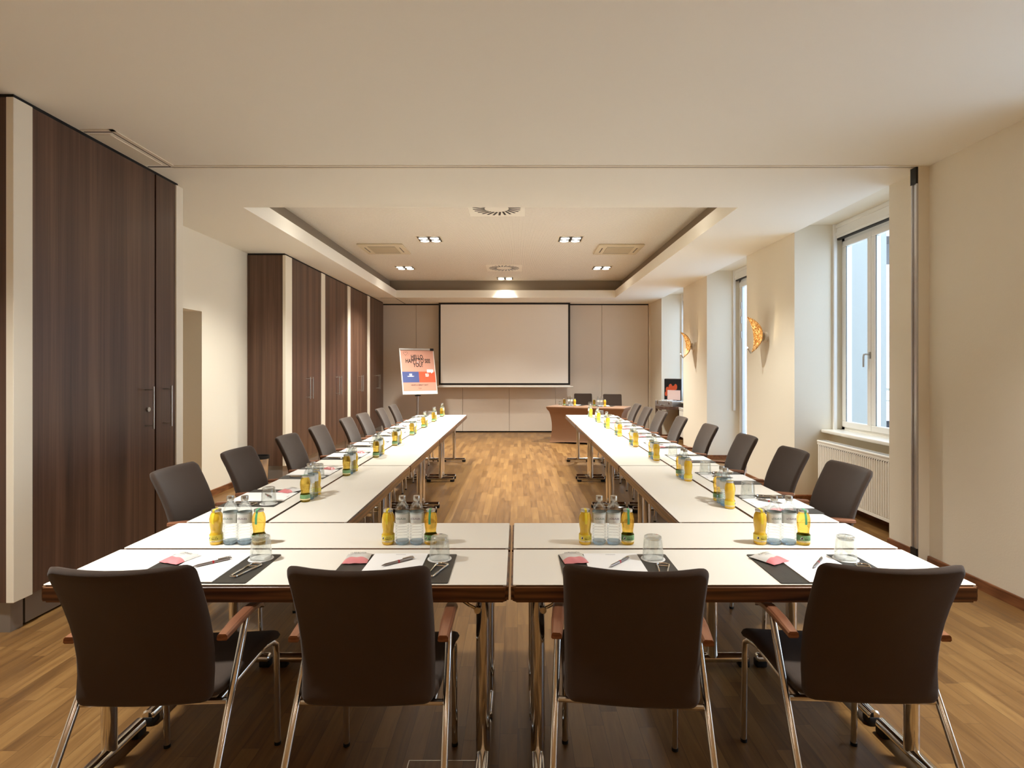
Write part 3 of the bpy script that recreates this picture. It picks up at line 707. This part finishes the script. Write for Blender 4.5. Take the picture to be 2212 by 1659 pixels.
# ------------------------------------------------------------------ place setting pieces
def proto(name, cat): return thing(name, name, cat)
def make_water(pm):
    o = proto('water_bottle', 'bottle')
    pr = [(0.0, 0.016), (0.0285, 0.016)]; z = 0.020
    for k in range(6):
        z0 = 0.020+k*0.0113; pr += [(0.0280, z0), (0.0298, z0+0.004), (0.0296, z0+0.008), (0.0276, z0+0.0103)]
    pr += [(0.0292, 0.090), (0.0292, 0.137), (0.0285, 0.146), (0.0255, 0.157), (0.0200, 0.168), (0.0150, 0.175), (0.0128, 0.180), (0.0128, 0.187), (0.0, 0.187)]
    MB().lathe(pr, 28, cap0=False, cap1=False).build('bottle_body', 'water', o, ang=60)
    MB().lathe([(0.0, 0.0), (0.022, 0.0), (0.0265, 0.004), (0.0285, 0.0155), (0.0, 0.0155)], 28, cap0=False, cap1=False).build('bottle_base', 'base_glass', o, ang=60)
    MB().lathe([(0.0134, 0.183), (0.0146, 0.185), (0.0146, 0.199), (0.0136, 0.2025), (0.0, 0.203)], 24, cap0=True, cap1=False).build('cap', 'lid', o, ang=50)
    b = MB(); cyl_patch(b, 0.0295, 0, 2*pi, 0.092, 0.130, 32); lb = b.build('label', 'label', o, fix=False)
    b = MB(); cyl_patch(b, 0.02955, 0, 2*pi, 0.1295, 0.1355, 32); b.build('label_edge', 'labeledge', lb, fix=False)
    b = MB(); text_on_cyl(b, 'VÖSLAUER', 0.0120, 0.0297, 0.1085, bold=0.0, sx=0.78, arch=0.006)
    text_on_cyl(b, 'mineral', 0.0035, 0.0297, 0.098); b.build('lettering', pm, lb, fix=False)
    return o
def make_juice(kind):
    y = kind == 'y'
    o = proto('juice_bottle', 'bottle')
    pr = [(0.0, 0.0), (0.021, 0.0), (0.0255, 0.004), (0.0265, 0.014), (0.0262, 0.040), (0.0235, 0.046), (0.0222, 0.052), (0.0228, 0.062), (0.0256, 0.080), (0.0268, 0.096), (0.0262, 0.110), (0.0230, 0.124), (0.0182, 0.133), (0.0172, 0.138), (0.0, 0.138)]
    MB().lathe(pr, 28, cap0=False, cap1=False).build('bottle_body', 'juice' if y else 'apple', o, ang=60)
    ld = MB().lathe([(0.0195, 0.1365), (0.0200, 0.138), (0.0196, 0.1455), (0.0185, 0.1465), (0.0, 0.146)], 26, cap0=True, cap1=False).build('lid', 'lid', o, ang=40)
    b = MB(); st = []
    prof = [(0.0, 0.1470), (0.019, 0.1470), (0.0202, 0.1455), (0.0206, 0.138), (0.0190, 0.1335), (0.0236, 0.1245), (0.0268, 0.110), (0.0273, 0.097), (0.0268, 0.088)]
    vs = []; fs = []
    for (r, z) in prof:
        for k in range(4):
            w = (k-1.5)/1.5*0.0048
            vs.append((w, -sqrt(max(r*r-w*w, 0)) if r > 0.006 else 0.012, z))
    for i in range(len(prof)-1):
        for k in range(3): fs.append((i*4+k, i*4+k+1, (i+1)*4+k+1, (i+1)*4+k))
    b.add(vs, fs); b.build('seal_strip', 'ystrip' if y else 'gstrip', o, fix=False)
    b = MB(); cyl_patch(b, 0.0268, 0, 2*pi, 0.013, 0.042, 30); lb = b.build('label', 'ylabel' if y else 'glabel', o, fix=False)
    b = MB(); cyl_patch(b, 0.02685, 0, 2*pi, 0.013, 0.020, 30); b.build('label_edge', 'clabel', lb, fix=False)
    b = MB(); text_on_cyl(b, 'RAUCH', 0.0125, 0.0270, 0.0225, ang0=-pi/2+0.30, bold=0.0002, sx=0.62)
    text_on_cyl(b, 'FRANZ JOSEF', 0.0042, 0.0270, 0.0335, ang0=-pi/2+0.30, sx=0.8); text_on_cyl(b, 'Bananen' if y else 'Apfel mild', 0.0045, 0.0270, 0.0150, ang0=-pi/2+0.1)
    b.build('lettering', 'print', lb, fix=False)
    b = MB(); a0 = -pi/2-0.62; r = 0.0270
    vs = [(r*cos(a0+0.0050*cos(q)/r), r*sin(a0+0.0050*cos(q)/r), 0.0295+0.0062*sin(q)) for q in [2*pi*k/16 for k in range(16)]]
    b.add(vs, [tuple(range(16))]); b.build('emblem_disc', 'paper', lb, fix=False)
    b = MB(); r = 0.0272; a0 += 0.03
    vs = [(r*cos(a0+0.0030*cos(q)*(1+0.3*sin(2*q))/r), r*sin(a0+0.0030*cos(q)/r), 0.0292+0.0050*sin(q)) for q in [2*pi*k/14 for k in range(14)]]
    b.add(vs, [tuple(range(14))]); b.build('emblem_figure', 'print', lb, fix=False)
    return o
def make_tumbler():
    o = proto('drinking_glass', 'glass')   # stands upside down, mouth on the coaster
    MB().lathe([(0.0395, 0.0), (0.0390, 0.020), (0.0365, 0.055), (0.0340, 0.080), (0.0325, 0.086), (0.0290, 0.088), (0.0, 0.0875)], 32, cap0=False, cap1=False).build('outer_wall', 'tumbler', o, ang=60)
    MB().lathe([(0.0395, 0.0), (0.0375, 0.0005), (0.0370, 0.020), (0.0345, 0.055), (0.0325, 0.070), (0.0290, 0.074), (0.0, 0.072)], 32, cap0=False, cap1=False).build('inner_wall', 'tumbler', o, ang=60)
    MB().lathe([(0.0, 0.0745), (0.029, 0.0750), (0.0318, 0.0800), (0.0312, 0.0855), (0.028, 0.0868), (0.0, 0.0862)], 32, cap0=False, cap1=False).build('thick_base', M['base_clear'], o, ang=60)
    return o
M['base_clear'] = full_glass('clear_glass_base', (0.95, 0.96, 0.95), 1.45, 0.55)
def make_coaster():
    o = proto('paper_coaster', 'coaster')
    MB().lathe([(0.0, 0.0), (0.046, 0.0), (0.0465, 0.0006), (0.046, 0.0013), (0.0, 0.0013)], 36, cap0=False, cap1=False).build('disc', 'coaster', o)
    b = MB(); vs, fs = text_geo('FLEMINGS', 0.0145, 0.0, 0.95); b.add([(x, y-0.028, 0.0016) for x, y in vs], fs); b.build('lettering', 'grey_print', o, fix=False)
    return o
def make_deskmat():
    o = proto('desk_mat', 'desk mat')
    MB().prism(rrect(0.2115, 0.150, 0.006, 3), 0, 0.0030).build('mat_body', 'mat', o)
    MB().prism(rrect(0.2115, 0.150, 0.006, 3), 0.0030, 0.0034).build('mat_top', 'mat', o)
    return o
def make_paper():
    o = proto('notepad', 'notepad')
    MB().box(-0.105, 0.105, -0.1485, 0.1485, 0, 0.003).build('sheets', 'paper', o)
    b = MB(); vs, fs = text_geo('FLEMINGS', 0.0085, 0.0, 1.0); b.add([(x, y+0.131, 0.0033) for x, y in vs], fs)
    vs, fs = text_geo('www.flemings-hotels.com', 0.005); b.add([(x, y-0.140, 0.0033) for x, y in vs], fs); b.build('lettering', 'grey_print', o, fix=False)
    return o
def make_pen():
    o = proto('ballpoint_pen', 'pen')
    MB().tube([(0, -0.068, 0.005), (0, -0.062, 0.005), (0, -0.050, 0.005), (0, 0.050, 0.005), (0, 0.062, 0.005)], [0.0008, 0.0022, 0.0048, 0.0052, 0.0046], 12).build('barrel', 'pen', o)
    MB().cyl((0, 0.000, 0.005), (0, 0.006, 0.005), 0.0055, 12).build('ring', 'red', o)
    MB().tube([(0, 0.064, 0.006), (0, 0.066, 0.011), (0, 0.055, 0.0125), (0, 0.020, 0.0118)], 0.0018, 8).cyl((0, 0.062, 0.005), (0, 0.070, 0.005), 0.003, 10).build('clip', 'chrome', o)
    return o
def make_sachet():
    o = proto('sweets_sachet', 'sachet')
    nx, ny = 12, 10; hx, hy = 0.046, 0.055
    def grid(y0, y1, off=0.0):
        vs = []; fs = []
        for j_ in range(ny+1):
            for i in range(nx+1):
                u = -1+2*i/nx; v = y0+(y1-y0)*j_/ny
                h = 0.013*max(0, (1-u**4))*max(0, (1-v**4))+0.0012*sin(7*u+5*v)*(1-u*u)+0.001
                vs.append((u*hx, v*hy, h+off))
        for j_ in range(ny):
            for i in range(nx): a = j_*(nx+1)+i; fs.append((a, a+1, a+nx+2, a+nx+1))
        return vs, fs
    b = MB(); v, f = grid(-0.35, 1); b.add(v, f); b.add([(x, y, 0.0) for x, y, z in v], [q[::-1] for q in f]); b.build('packet', 'sachet', o, fix=False, ang=80)
    b = MB(); v, f = grid(-1, -0.35); b.add(v, f); b.add([(x, y, 0.0) for x, y, z in v], [q[::-1] for q in f]); b.build('pink_end', 'pink', o, fix=False, ang=80)
    b = MB(); vs, fs = text_geo('FLEMINGS', 0.015, 0.0, 0.9); b.add([(x, y+0.018, 0.0150*(1-(x/hx)**4)*(1-(0.6)**4)+0.0042) for x, y in vs], fs)
    vs, fs = text_geo('HOTELS', 0.007); b.add([(x, y+0.006, 0.0175*(1-(x/hx)**4)) for x, y in vs], fs); b.build('lettering', 'print', o, fix=False)
    return o
def make_opener():
    o = proto('bottle_opener', 'bottle opener')
    loop = [(-0.013, -0.060), (-0.009, -0.066), (0.009, -0.066), (0.013, -0.060), (0.017, 0.0), (0.024, 0.045), (0.022, 0.053), (0.012, 0.060), (-0.012, 0.060), (-0.022, 0.053), (-0.024, 0.045), (-0.017, 0.0)]
    loop = [(x*0.95, y*1.08) for x, y in loop]
    for _ in range(2):
        loop = [q for a, b_ in zip(loop, loop[1:]+loop[:1]) for q in ((a[0]*0.75+b_[0]*0.25, a[1]*0.75+b_[1]*0.25), (a[0]*0.25+b_[0]*0.75, a[1]*0.25+b_[1]*0.75))]
    MB().tube([(x, y, 0.004) for x, y in loop], 0.0034, 8, closed=True).build('wire_loop', 'chrome', o)
    MB().tube([(-0.0185, 0.035, 0.004), (-0.008, 0.030, 0.006), (0.008, 0.030, 0.006), (0.0185, 0.035, 0.004)], 0.003, 8).build('crossbar', 'chrome', o)
    return o
P = dict(wg=make_water('green_print'), wp=make_water('purple_print'), jy=make_juice('y'), ja=make_juice('a'), gl=make_tumbler(), co=make_coaster(),
         dm=make_deskmat(), np=make_paper(), pe=make_pen(), sa=make_sachet(), op=make_opener())
GR = dict(wg='green-lettered water bottles', wp='purple-lettered water bottles', jy='cloudy yellow juice bottles', ja='clear apple juice bottles', gl='upturned drinking glasses', co='white round coasters',
          dm='dark desk mats', np='white notepads', pe='grey ballpoint pens', sa='pink and silver sweets sachets', op='chrome bottle openers')
DESC = dict(wg='water bottle with green lettering', wp='water bottle with purple lettering', jy='cloudy yellow juice bottle', ja='clear amber apple juice bottle', gl='upturned clear glass',
            co='white round coaster', dm='dark desk mat', np='white notepad', pe='grey ballpoint pen', sa='pink and silver sweets sachet', op='chrome wire bottle opener')
def setting(cx, cy, rz, where, z=TAB, bx=0.0, by=0.296, gx=0.15, gy=0.095, pen=None, op=True, jit=1.0, rev=False, shift=0.0, sach=(-0.155, 0.088, 0.0), brot=0.0):
    """one place setting; local +y points from the seat to the table centre"""
    ca, sa_ = cos(rz), sin(rz); R = lambda a: random.uniform(-a, a)*jit
    def put(k, x, y, zz, r=0.0):
        place(P[k], (cx+x*ca-y*sa_, cy+x*sa_+y*ca, z+zz), rz+r, '%s %s' % (DESC[k], where), GR[k])
    put('dm', 0, 0, 0, R(0.01)); put('np', -0.008, 0.001, 0.0036, R(0.012))
    put('co', gx, gy, 0.0036, R(0.5)); put('gl', gx, gy, 0.0052, R(3))
    if pen is None: pen = (0.005+R(0.02), 0.033+R(0.02), -0.75+R(0.25))
    put('pe', pen[0], pen[1], 0.0068, pen[2])
    if op: put('op', 0.158+R(0.004), -0.03+R(0.01), 0.0036, -0.18+R(0.15))
    put('sa', sach[0], sach[1], 0.0072, sach[2]+R(0.12))
    fz = {'jy': -0.5, 'ja': 0.5}
    for k, xx in (('jy', -0.0905), ('wg', -0.0315), ('wp', 0.0295), ('ja', 0.0885)):
        q = xx+bx; yy = by+R(0.003)-brot*xx
        put(k, q, yy, 0, R(0.15)-0.05)
F = ['at the far left seat of near row', 'at second seat from left in near row', 'at third seat from left in near row', 'at the far right seat of near row']
setting(-1.146, 2.081, 0, F[0], bx=-0.034, gx=0.155, pen=(0.0, 0.033, -0.76), sach=(-0.15, 0.085, -0.35), jit=0.4)
setting(-0.451, 2.081, 0, F[1], bx=-0.004, pen=(0.0, 0.040, -0.85), sach=(-0.165, 0.085, 0.08), jit=0.4)
setting(0.373, 2.081, 0, F[2], bx=0.003, pen=(0.009, 0.035, -0.72), sach=(-0.158, 0.087, 0.12), jit=0.4)
setting(1.116, 2.079, 0, F[3], bx=-0.002, pen=(0.008, 0.030, -0.70), sach=(-0.15, 0.085, 0.5), jit=0.4, brot=0.05)
LJ = [3.117, 3.884, 4.69, 5.42, 6.27, 7.06, 7.88, 8.74]      # nearest juice bottle of each group, left arm
RJ = [2.97, 3.70, 4.53, 5.346, 6.17, 7.0, 7.80, 8.61]
for k in range(8):
    setting(-1.452, LJ[k]+0.105, -pi/2, 'at %s place from front, left arm' % ORD[k], bx=0.0, by=0.270, sach=(-0.155, 0.088, 1.2))
    setting(1.413, RJ[k]+0.105, pi/2, 'at %s place from front, right arm' % ORD[k], bx=0.0, by=0.290, sach=(-0.155, 0.088, -1.2))

# ------------------------------------------------------------------ presenter table with stretch cover
pt = thing('presenter_table', 'table under a tan brown stretch cover near the screen', 'table', (0.575, 11.30, 0), PA)
LX, LD, HZ = 1.56, 0.72, 0.73
def cover():
    nz, ne = 14, 16; vs = []; fs = []
    ring = []
    for (a, b_) in (((0, 0), (LX, 0)), ((LX, 0), (LX, LD)), ((LX, LD), (0, LD)), ((0, LD), (0, 0))):
        for k in range(ne): q = k/ne; ring.append((a[0]+(b_[0]-a[0])*q, a[1]+(b_[1]-a[1])*q, 4*q*(1-q)))
    n = len(ring); c0 = (LX/2, LD/2)
    for i in range(nz+1):
        t = i/nz; z = HZ*t
        for (x, y, m) in ring:
            dx, dy = (x-c0[0])/(LX/2), (y-c0[1])/(LD/2)
            pull = 0.10*(sin(pi*min(1, t*1.0))**0.8 if 0 < t < 1 else 0)*(0.55+0.45*m)+0.085*(1-t)**0.5*0.55
            if t == 1: pull = 0
            elif i == nz-1: pull = 0.008
            ex = pull*min(1, max(-1, dx*1.0)) if abs(dx) > 0.98 else pull*dx*0.8
            ey = pull*min(1, max(-1, dy)) if abs(dy) > 0.98 else pull*dy*0.8
            zz = z+(0.035*m*(1-t)**3)+0.003
            vs.append((x-ex, y-ey, zz))
    for i in range(nz):
        for k in range(n): fs.append((i*n+k, i*n+(k+1) % n, (i+1)*n+(k+1) % n, (i+1)*n+k))
    fs.append(tuple(nz*n+k for k in range(n)))
    b = MB(); b.add(vs, fs); return b.build('stretch_cover', 'cloth', pt, ang=50)
cover()
MB().rbox(-0.004, LX+0.004, -0.004, LD+0.004, HZ-0.035, HZ+0.004, 0.010, 3).build('tabletop', 'cloth', pt)
def ptxy(u, v): return (0.575+u*cos(PA)-v*sin(PA), 11.30+u*sin(PA)+v*cos(PA))
for (u, wh) in ((0.42, 'on the tan covered table, left place'), (1.04, 'on the tan covered table, right place')):
    x, y = ptxy(u, 0.52)
    rz = PA+pi; ca, sa_ = cos(rz), sin(rz)
    def putp(k, lx, ly, zz, r=0.0):
        place(P[k], (x+lx*ca-ly*sa_, y+lx*sa_+ly*ca, HZ+0.0045+zz), rz+r, '%s %s' % (DESC[k], wh), GR[k])
    putp('dm', 0, -0.01, 0); putp('np', -0.01, -0.01, 0.0036, 0.05 if u < 1 else 0.35); putp('pe', 0.0, 0.05, 0.0070, -0.8)
    putp('co', 0.225, 0.20, 0); putp('gl', 0.225, 0.20, 0.0016)
    for k, xx in (('jy', -0.112), ('wg', -0.04), ('wp', 0.022), ('ja', 0.098)): putp(k, xx+0.03, 0.21+(0.03 if k == 'ja' else 0), 0)

# ------------------------------------------------------------------ projection screen
sc = thing('projection_screen', 'large pulled-down projection screen with black border on back wall', 'screen', (0, 12.93, 0))
X0, X1, Z0, Z1 = -1.81, 1.207, 1.115, 3.005
MB().box(X0, X0+0.045, 0, 0.004, Z0, Z1).box(X1-0.045, X1, 0, 0.004, Z0, Z1).box(X0+0.045, X1-0.045, 0, 0.004, Z0, Z0+0.045).box(X0+0.045, X1-0.045, 0, 0.004, Z1-0.04, Z1).build('border', 'border', sc)
b = MB(); nx = 24; vs = []; fs = []
for i in range(nx+1):
    for j_ in range(nx+1):
        u, v = i/nx, j_/nx; vs.append((X0+0.045+(X1-X0-0.09)*u, 0.002+0.006*sin(3*pi*u*v)*v*(1-v), Z0+0.045+(Z1-Z0-0.085)*v))
for i in range(nx):
    for j_ in range(nx): a = i*(nx+1)+j_; fs.append((a, a+nx+1, a+nx+2, a+1))
b.add(vs, fs); b.build('canvas', 'screen', sc)
MB().cyl((X0-0.095, 0.0, Z0-0.040), (X1+0.065, 0.0, Z0-0.040), 0.017, 16).box(X0, X1, -0.001, 0.003, Z0-0.04, Z0).build('weight_bar', 'whitep', sc)

# ------------------------------------------------------------------ flip chart with poster
fc = thing('flip_chart', 'flip chart on a pole stand with salmon welcome poster', 'flip chart', (-2.13, 12.1, 0), radians(27))
bd = MB().rbox(-0.35, 0.35, -0.012, 0.012, -0.5, 0.5, 0.004, 1).build('board', 'whitep', fc)
bd.location = (0, 0, 1.435); bd.rotation_euler = (radians(-17), 0, 0); bd.scale = (1.09, 1, 1.03)
MB().rbox(-0.34, 0.34, -0.030, -0.010, 0.455, 0.497, 0.004, 1).build('clamp_bar', 'alu', bd)
MB().box(0.27, 0.345, -0.034, -0.012, 0.45, 0.495).build('clamp_catch', 'black', bd)
ps = MB().box(-0.33, 0.335, -0.0145, -0.0125, -0.425, 0.453).build('poster', 'poster', bd)
ys = -0.0150
def quad(x0, x1, z0, z1, y=ys): return [(x0, y, z0), (x1, y, z0), (x1, y, z1), (x0, y, z1)], [(0, 1, 2, 3)]
def sub(name, material, geos):
    b = MB()
    for v, f in geos: b.add(v, f)
    o = b.build(name, material, bd, fix=False); return o
sub('poster_blue_field', 'posterblue', [quad(-0.33, 0.0, -0.245, -0.012)])
sub('poster_orange_field', 'posterorange', [quad(0.0, 0.335, -0.245, -0.012)])
sub('poster_speech_bubble', 'paper', [quad(0.17, 0.30, -0.03, 0.035, ys-0.0006), ([(0.25, ys-0.0006, -0.03), (0.28, ys-0.0006, -0.03), (0.262, ys-0.0006, -0.055)], [(0, 1, 2)])])
def ptext(s, size, x, z, bold=0.0, sx=1.0):
    v, f = text_geo(s, size, bold, sx); return [(x+a, ys-0.0010, z+c_) for a, c_ in v], f
heart = []
for k in range(40):
    q = 2*pi*k/40; heart.append((-0.235+0.0026*16*sin(q)**3, ys-0.001, 0.385+0.0028*(13*cos(q)-5*cos(2*q)-2*cos(3*q)-cos(4*q))))
hb = MB(); hb.tube(heart, 0.0022, 4, closed=True)
for k in range(12):
    q = 2*pi*k/12; x, z = -0.235+0.068*cos(q), 0.385+0.058*sin(q); hb.box(x-0.002, x+0.002, ys-0.001, ys, z-0.004, z+0.004)
hb.build('poster_heart', 'print', bd)
for q in (('HELLO,', 0.122, 0.0, 0.268, 0.0032, 0.66), ('HAPPY TO SEE', 0.122, 0.005, 0.180, 0.0032, 0.64), ('YOU!', 0.122, 0.0, 0.092, 0.0032, 0.66),
     ('HAVE A GREAT DAY!', 0.042, 0.0, -0.315, 0.0006, 0.88), ('flemings', 0.020, 0.0, -0.372), ('hotels', 0.014, 0.0, -0.392), ('HOW WAS', 0.017, 0.235, 0.010), ('YOUR STAY?', 0.017, 0.235, -0.012)):
    sub('poster_lettering', 'print', [ptext(*q)])
for q in (('JOIN', 0.030, -0.165, -0.075, 0.001, 0.9), ('OUR', 0.030, -0.165, -0.100, 0.001, 0.9), ('COMMUNITY', 0.024, -0.165, -0.122, 0.001, 0.9),
     ('RATE', 0.030, 0.165, -0.075, 0.001, 0.9), ('YOUR', 0.030, 0.165, -0.100, 0.001, 0.9), ('STAY', 0.030, 0.165, -0.124, 0.001, 0.9)):
    sub('poster_lettering', 'paper', [ptext(*q)])
MB().cyl((0, 0.045, 0.05), (0, 0.045, 1.0), 0.019, 16).cyl((0, 0.045, 0.98), (0, 0.05, 1.65), 0.012, 12).build('pole', 'alu', fc)
MB().cyl((0, 0.045, 0.92), (0, 0.045, 0.97), 0.028, 16).box(-0.06, 0.06, 0.02, 0.06, 0.90, 0.925).build('height_clamp', 'black', fc)
b = MB()
for k in range(5):
    a = 2*pi*k/5+0.3; b.tube([(0, 0.045, 0.09), (0.30*cos(a), 0.045+0.30*sin(a), 0.055)], 0.013, 10)
b.build('star_base', 'alu', fc)
for k in range(5):
    a = 2*pi*k/5+0.3; MB().lathe([(0.012, 0.0), (0.026, 0.012), (0.026, 0.034), (0.012, 0.05)], 16, (0.30*cos(a), 0.045+0.30*sin(a), 0)).build('caster', 'black', fc)

# ------------------------------------------------------------------ side table, equipment case, sockets, bin, floor boxes
st = thing('side_table', 'small dark walnut side table standing in the farthest window niche', 'table', (3.36, 11.86, 0), radians(-4))
MB().rbox(-0.40, 0.40, -0.27, 0.27, 0.645, 0.705, 0.004, 1).build('tabletop', 'walnut', st)
for sx in (-1, 1):
    for sy in (-1, 1): MB().rbox(sx*0.365-0.035, sx*0.365+0.035, sy*0.235-0.035, sy*0.235+0.035, 0, 0.645, 0.003, 1).build('leg', 'walnut', st)
st.location = (3.205, 11.84, 0); st.scale = (0.66, 0.92, 1)
cs = thing('moderation_case', 'open aluminium case with black foam lid and orange cards, on side table', 'case', (3.165, 11.83, 0.7055), radians(-52))
b = MB()
for q in ((-0.27, 0.27, -0.19, -0.182, 0, 0.09), (-0.27, 0.27, 0.182, 0.19, 0, 0.09), (-0.27, -0.262, -0.182, 0.182, 0, 0.09), (0.262, 0.27, -0.182, 0.182, 0, 0.09), (-0.262, 0.262, -0.182, 0.182, 0, 0.008)): b.rbox(*q, 0.003, 1)
b.build('case_tray', 'alu', cs)
lid = MB().rbox(-0.27, 0.27, 0.19, 0.205, 0.085, 0.46, 0.004, 1).build('case_lid', 'alu', cs)
MB().box(-0.262, 0.262, 0.165, 0.1895, 0.09, 0.452).build('foam_lining', 'foam', lid)
MB().box(-0.15, 0.25, 0.150, 0.1645, 0.10, 0.265).build('card_pocket', 'cardpink', lid)
b = MB()
for (x, z, r) in ((-0.16, 0.27, 0.05), (-0.06, 0.31, 0.06), (0.03, 0.29, 0.05), (-0.20, 0.20, 0.04), (0.10, 0.32, 0.05)): b.cyl((x, 0.160, z), (x, 0.1648, z), r, 20)
b.build('orange_card', 'posterorange', lid)
b = MB(); b.tube([(-0.06, -0.192, 0.035), (-0.055, -0.225, 0.02), (0.055, -0.225, 0.02), (0.06, -0.192, 0.035)], 0.007, 8); b.build('carry_handle', 'chrome', cs)
b = MB()
for x in (-0.18, 0.18): b.rbox(x-0.02, x+0.02, -0.200, -0.188, 0.04, 0.095, 0.003, 1)
b.build('latch', 'chrome', cs)
b = MB()
for k in range(8): b.box(-0.24+k*0.055, -0.20+k*0.055, -0.14, 0.10, 0.01, 0.085+0.01*(k % 3))
b.build('marker_tray', 'whitep', cs)
cs.scale = (0.80, 0.86, 1.25)
so = thing('wall_socket', 'white socket strip with two black outlets beside the side table', 'socket', (XR, 12.62, 0.62))
MB().rbox(-0.012, 0, -0.05, 0.05, -0.18, 0.18, 0.003, 1).build('face_plate', 'whitep', so)
for z in (-0.09, 0.09): MB().rbox(-0.016, -0.011, -0.03, 0.03, z-0.035, z+0.035, 0.004, 1).build('outlet', 'black', so)
bn = thing('waste_bin', 'stainless steel waste bin with black rim beside the far cupboards', 'bin', (-3.28, 7.18, 0))
MB().lathe([(0.0, 0.006), (0.088, 0.006), (0.105, 0.345), (0.102, 0.345), (0.086, 0.012), (0.0, 0.012)], 32, cap0=False, cap1=False).build('body', 'chrome', bn)
MB().lathe([(0.100, 0.340), (0.1125, 0.340), (0.1125, 0.378), (0.100, 0.378), (0.100, 0.340)], 32, cap0=False, cap1=False).build('rim', 'black', bn)
MB().lathe([(0.0, 0.0), (0.09, 0.0), (0.09, 0.007), (0.0, 0.007)], 32, cap0=False, cap1=False).build('base_ring', 'black', bn)
for (x, y, hx, hy, l) in ((-0.275, 1.99, 0.135, 0.135, 'flush floor box with thin metal frame under the near chairs'), (0.79, 7.30, 0.135, 0.12, 'flush floor box with thin metal frame in the aisle')):
    o = thing('floor_box', l, 'floor box', (x, y, 0), 0, 'flush floor boxes')
    b = MB(); t = 0.003
    b.box(-hx, hx, -hy, -hy+t, 0, 0.0015).box(-hx, hx, hy-t, hy, 0, 0.0015).box(-hx, -hx+t, -hy, hy, 0, 0.0015).box(hx-t, hx, -hy, hy, 0, 0.0015); b.build('frame', 'steel', o)
    MB().box(-hx+t, hx-t, -hy+t, hy-t, 0, 0.0008).build('lid', 'floor', o)

# ------------------------------------------------------------------ crescent wall lamps
def sconce(y, z, label, x=XR, rz=0, light=True):
    o = thing('wall_lamp', label, 'lamp', (x, y, z), rz, 'crescent gold wall lamps')
    xf = Matrix.Rotation(-pi/2, 4, 'Y')
    MB().lathe([(0.0, 0.0), (0.062, 0.0), (0.062, 0.032), (0.055, 0.040), (0.0, 0.040)], 30, cap0=False, cap1=False, xf=xf).build('wall_disc', 'whitep', o, ang=40)
    MB().cyl((-0.035, 0, 0.0), (-0.070, 0, 0.0), 0.006).build('spacer_pin', 'steel', o)
    nt_, nw = 30, 10; vs = []; fs = []; Rr = 0.235; cxx, czz = -0.285, 0.02
    for side in (0, 1):
        for i in range(nt_+1):
            t = i/nt_; a = radians(-62+140*t); w = 0.135*max(0.02, sin(pi*t)**0.75); rr = Rr+(0.004 if side else 0)
            for j_ in range(nw+1):
                q = -1+2*j_/nw; yy = w*q; dip = 0.10*(w/0.135)*q*q*0.45
                r2 = rr-dip; vs.append((cxx+r2*cos(a)*0.95, yy, czz+r2*sin(a)))
    m = (nt_+1)*(nw+1)
    for sd in (0, 1):
        for i in range(nt_):
            for j_ in range(nw):
                a_ = sd*m+i*(nw+1)+j_; f = (a_, a_+1, a_+nw+2, a_+nw+1); fs.append(f if sd else f[::-1])
    for i in range(nt_):
        for e in (0, nw):
            a_ = i*(nw+1)+e; fs.append((a_, a_+nw+1, m+a_+nw+1, m+a_))
    for i in (0, nt_):
        for j_ in range(nw): a_ = i*(nw+1)+j_; fs.append((a_, a_+1, m+a_+1, m+a_))
    MB().add(vs, fs).build('gold_shade', 'gold', o, ang=60)
    MB().cyl((-0.195, -0.01, -0.205), (-0.235, -0.01, -0.140), 0.009, 12).tube([(-0.17, 0, -0.19), (-0.195, -0.005, -0.205)], 0.004, 8).build('lamp_holder', 'steel', o)
    MB().cyl((-0.236, -0.01, -0.139), (-0.243, -0.01, -0.125), 0.005, 10).build('capsule_bulb', 'bulb', o)
    if not light: return
    l = spot('wall_lamp_light', (XR-0.246, y-0.01, z-0.10), 2.0, 150, 1.0, 0.01, (1.0, 0.78, 0.48)); l.rotation_euler = (0, radians(-150), 0)
sconce(7.04, 1.88, 'crescent gold wall lamp on the wider nearer pier by the window')
sconce(9.92, 1.88, 'crescent gold wall lamp on the farther pier past balcony door')
for o in bpy.data.objects:
    if '_used' in o.keys(): del o['_used']
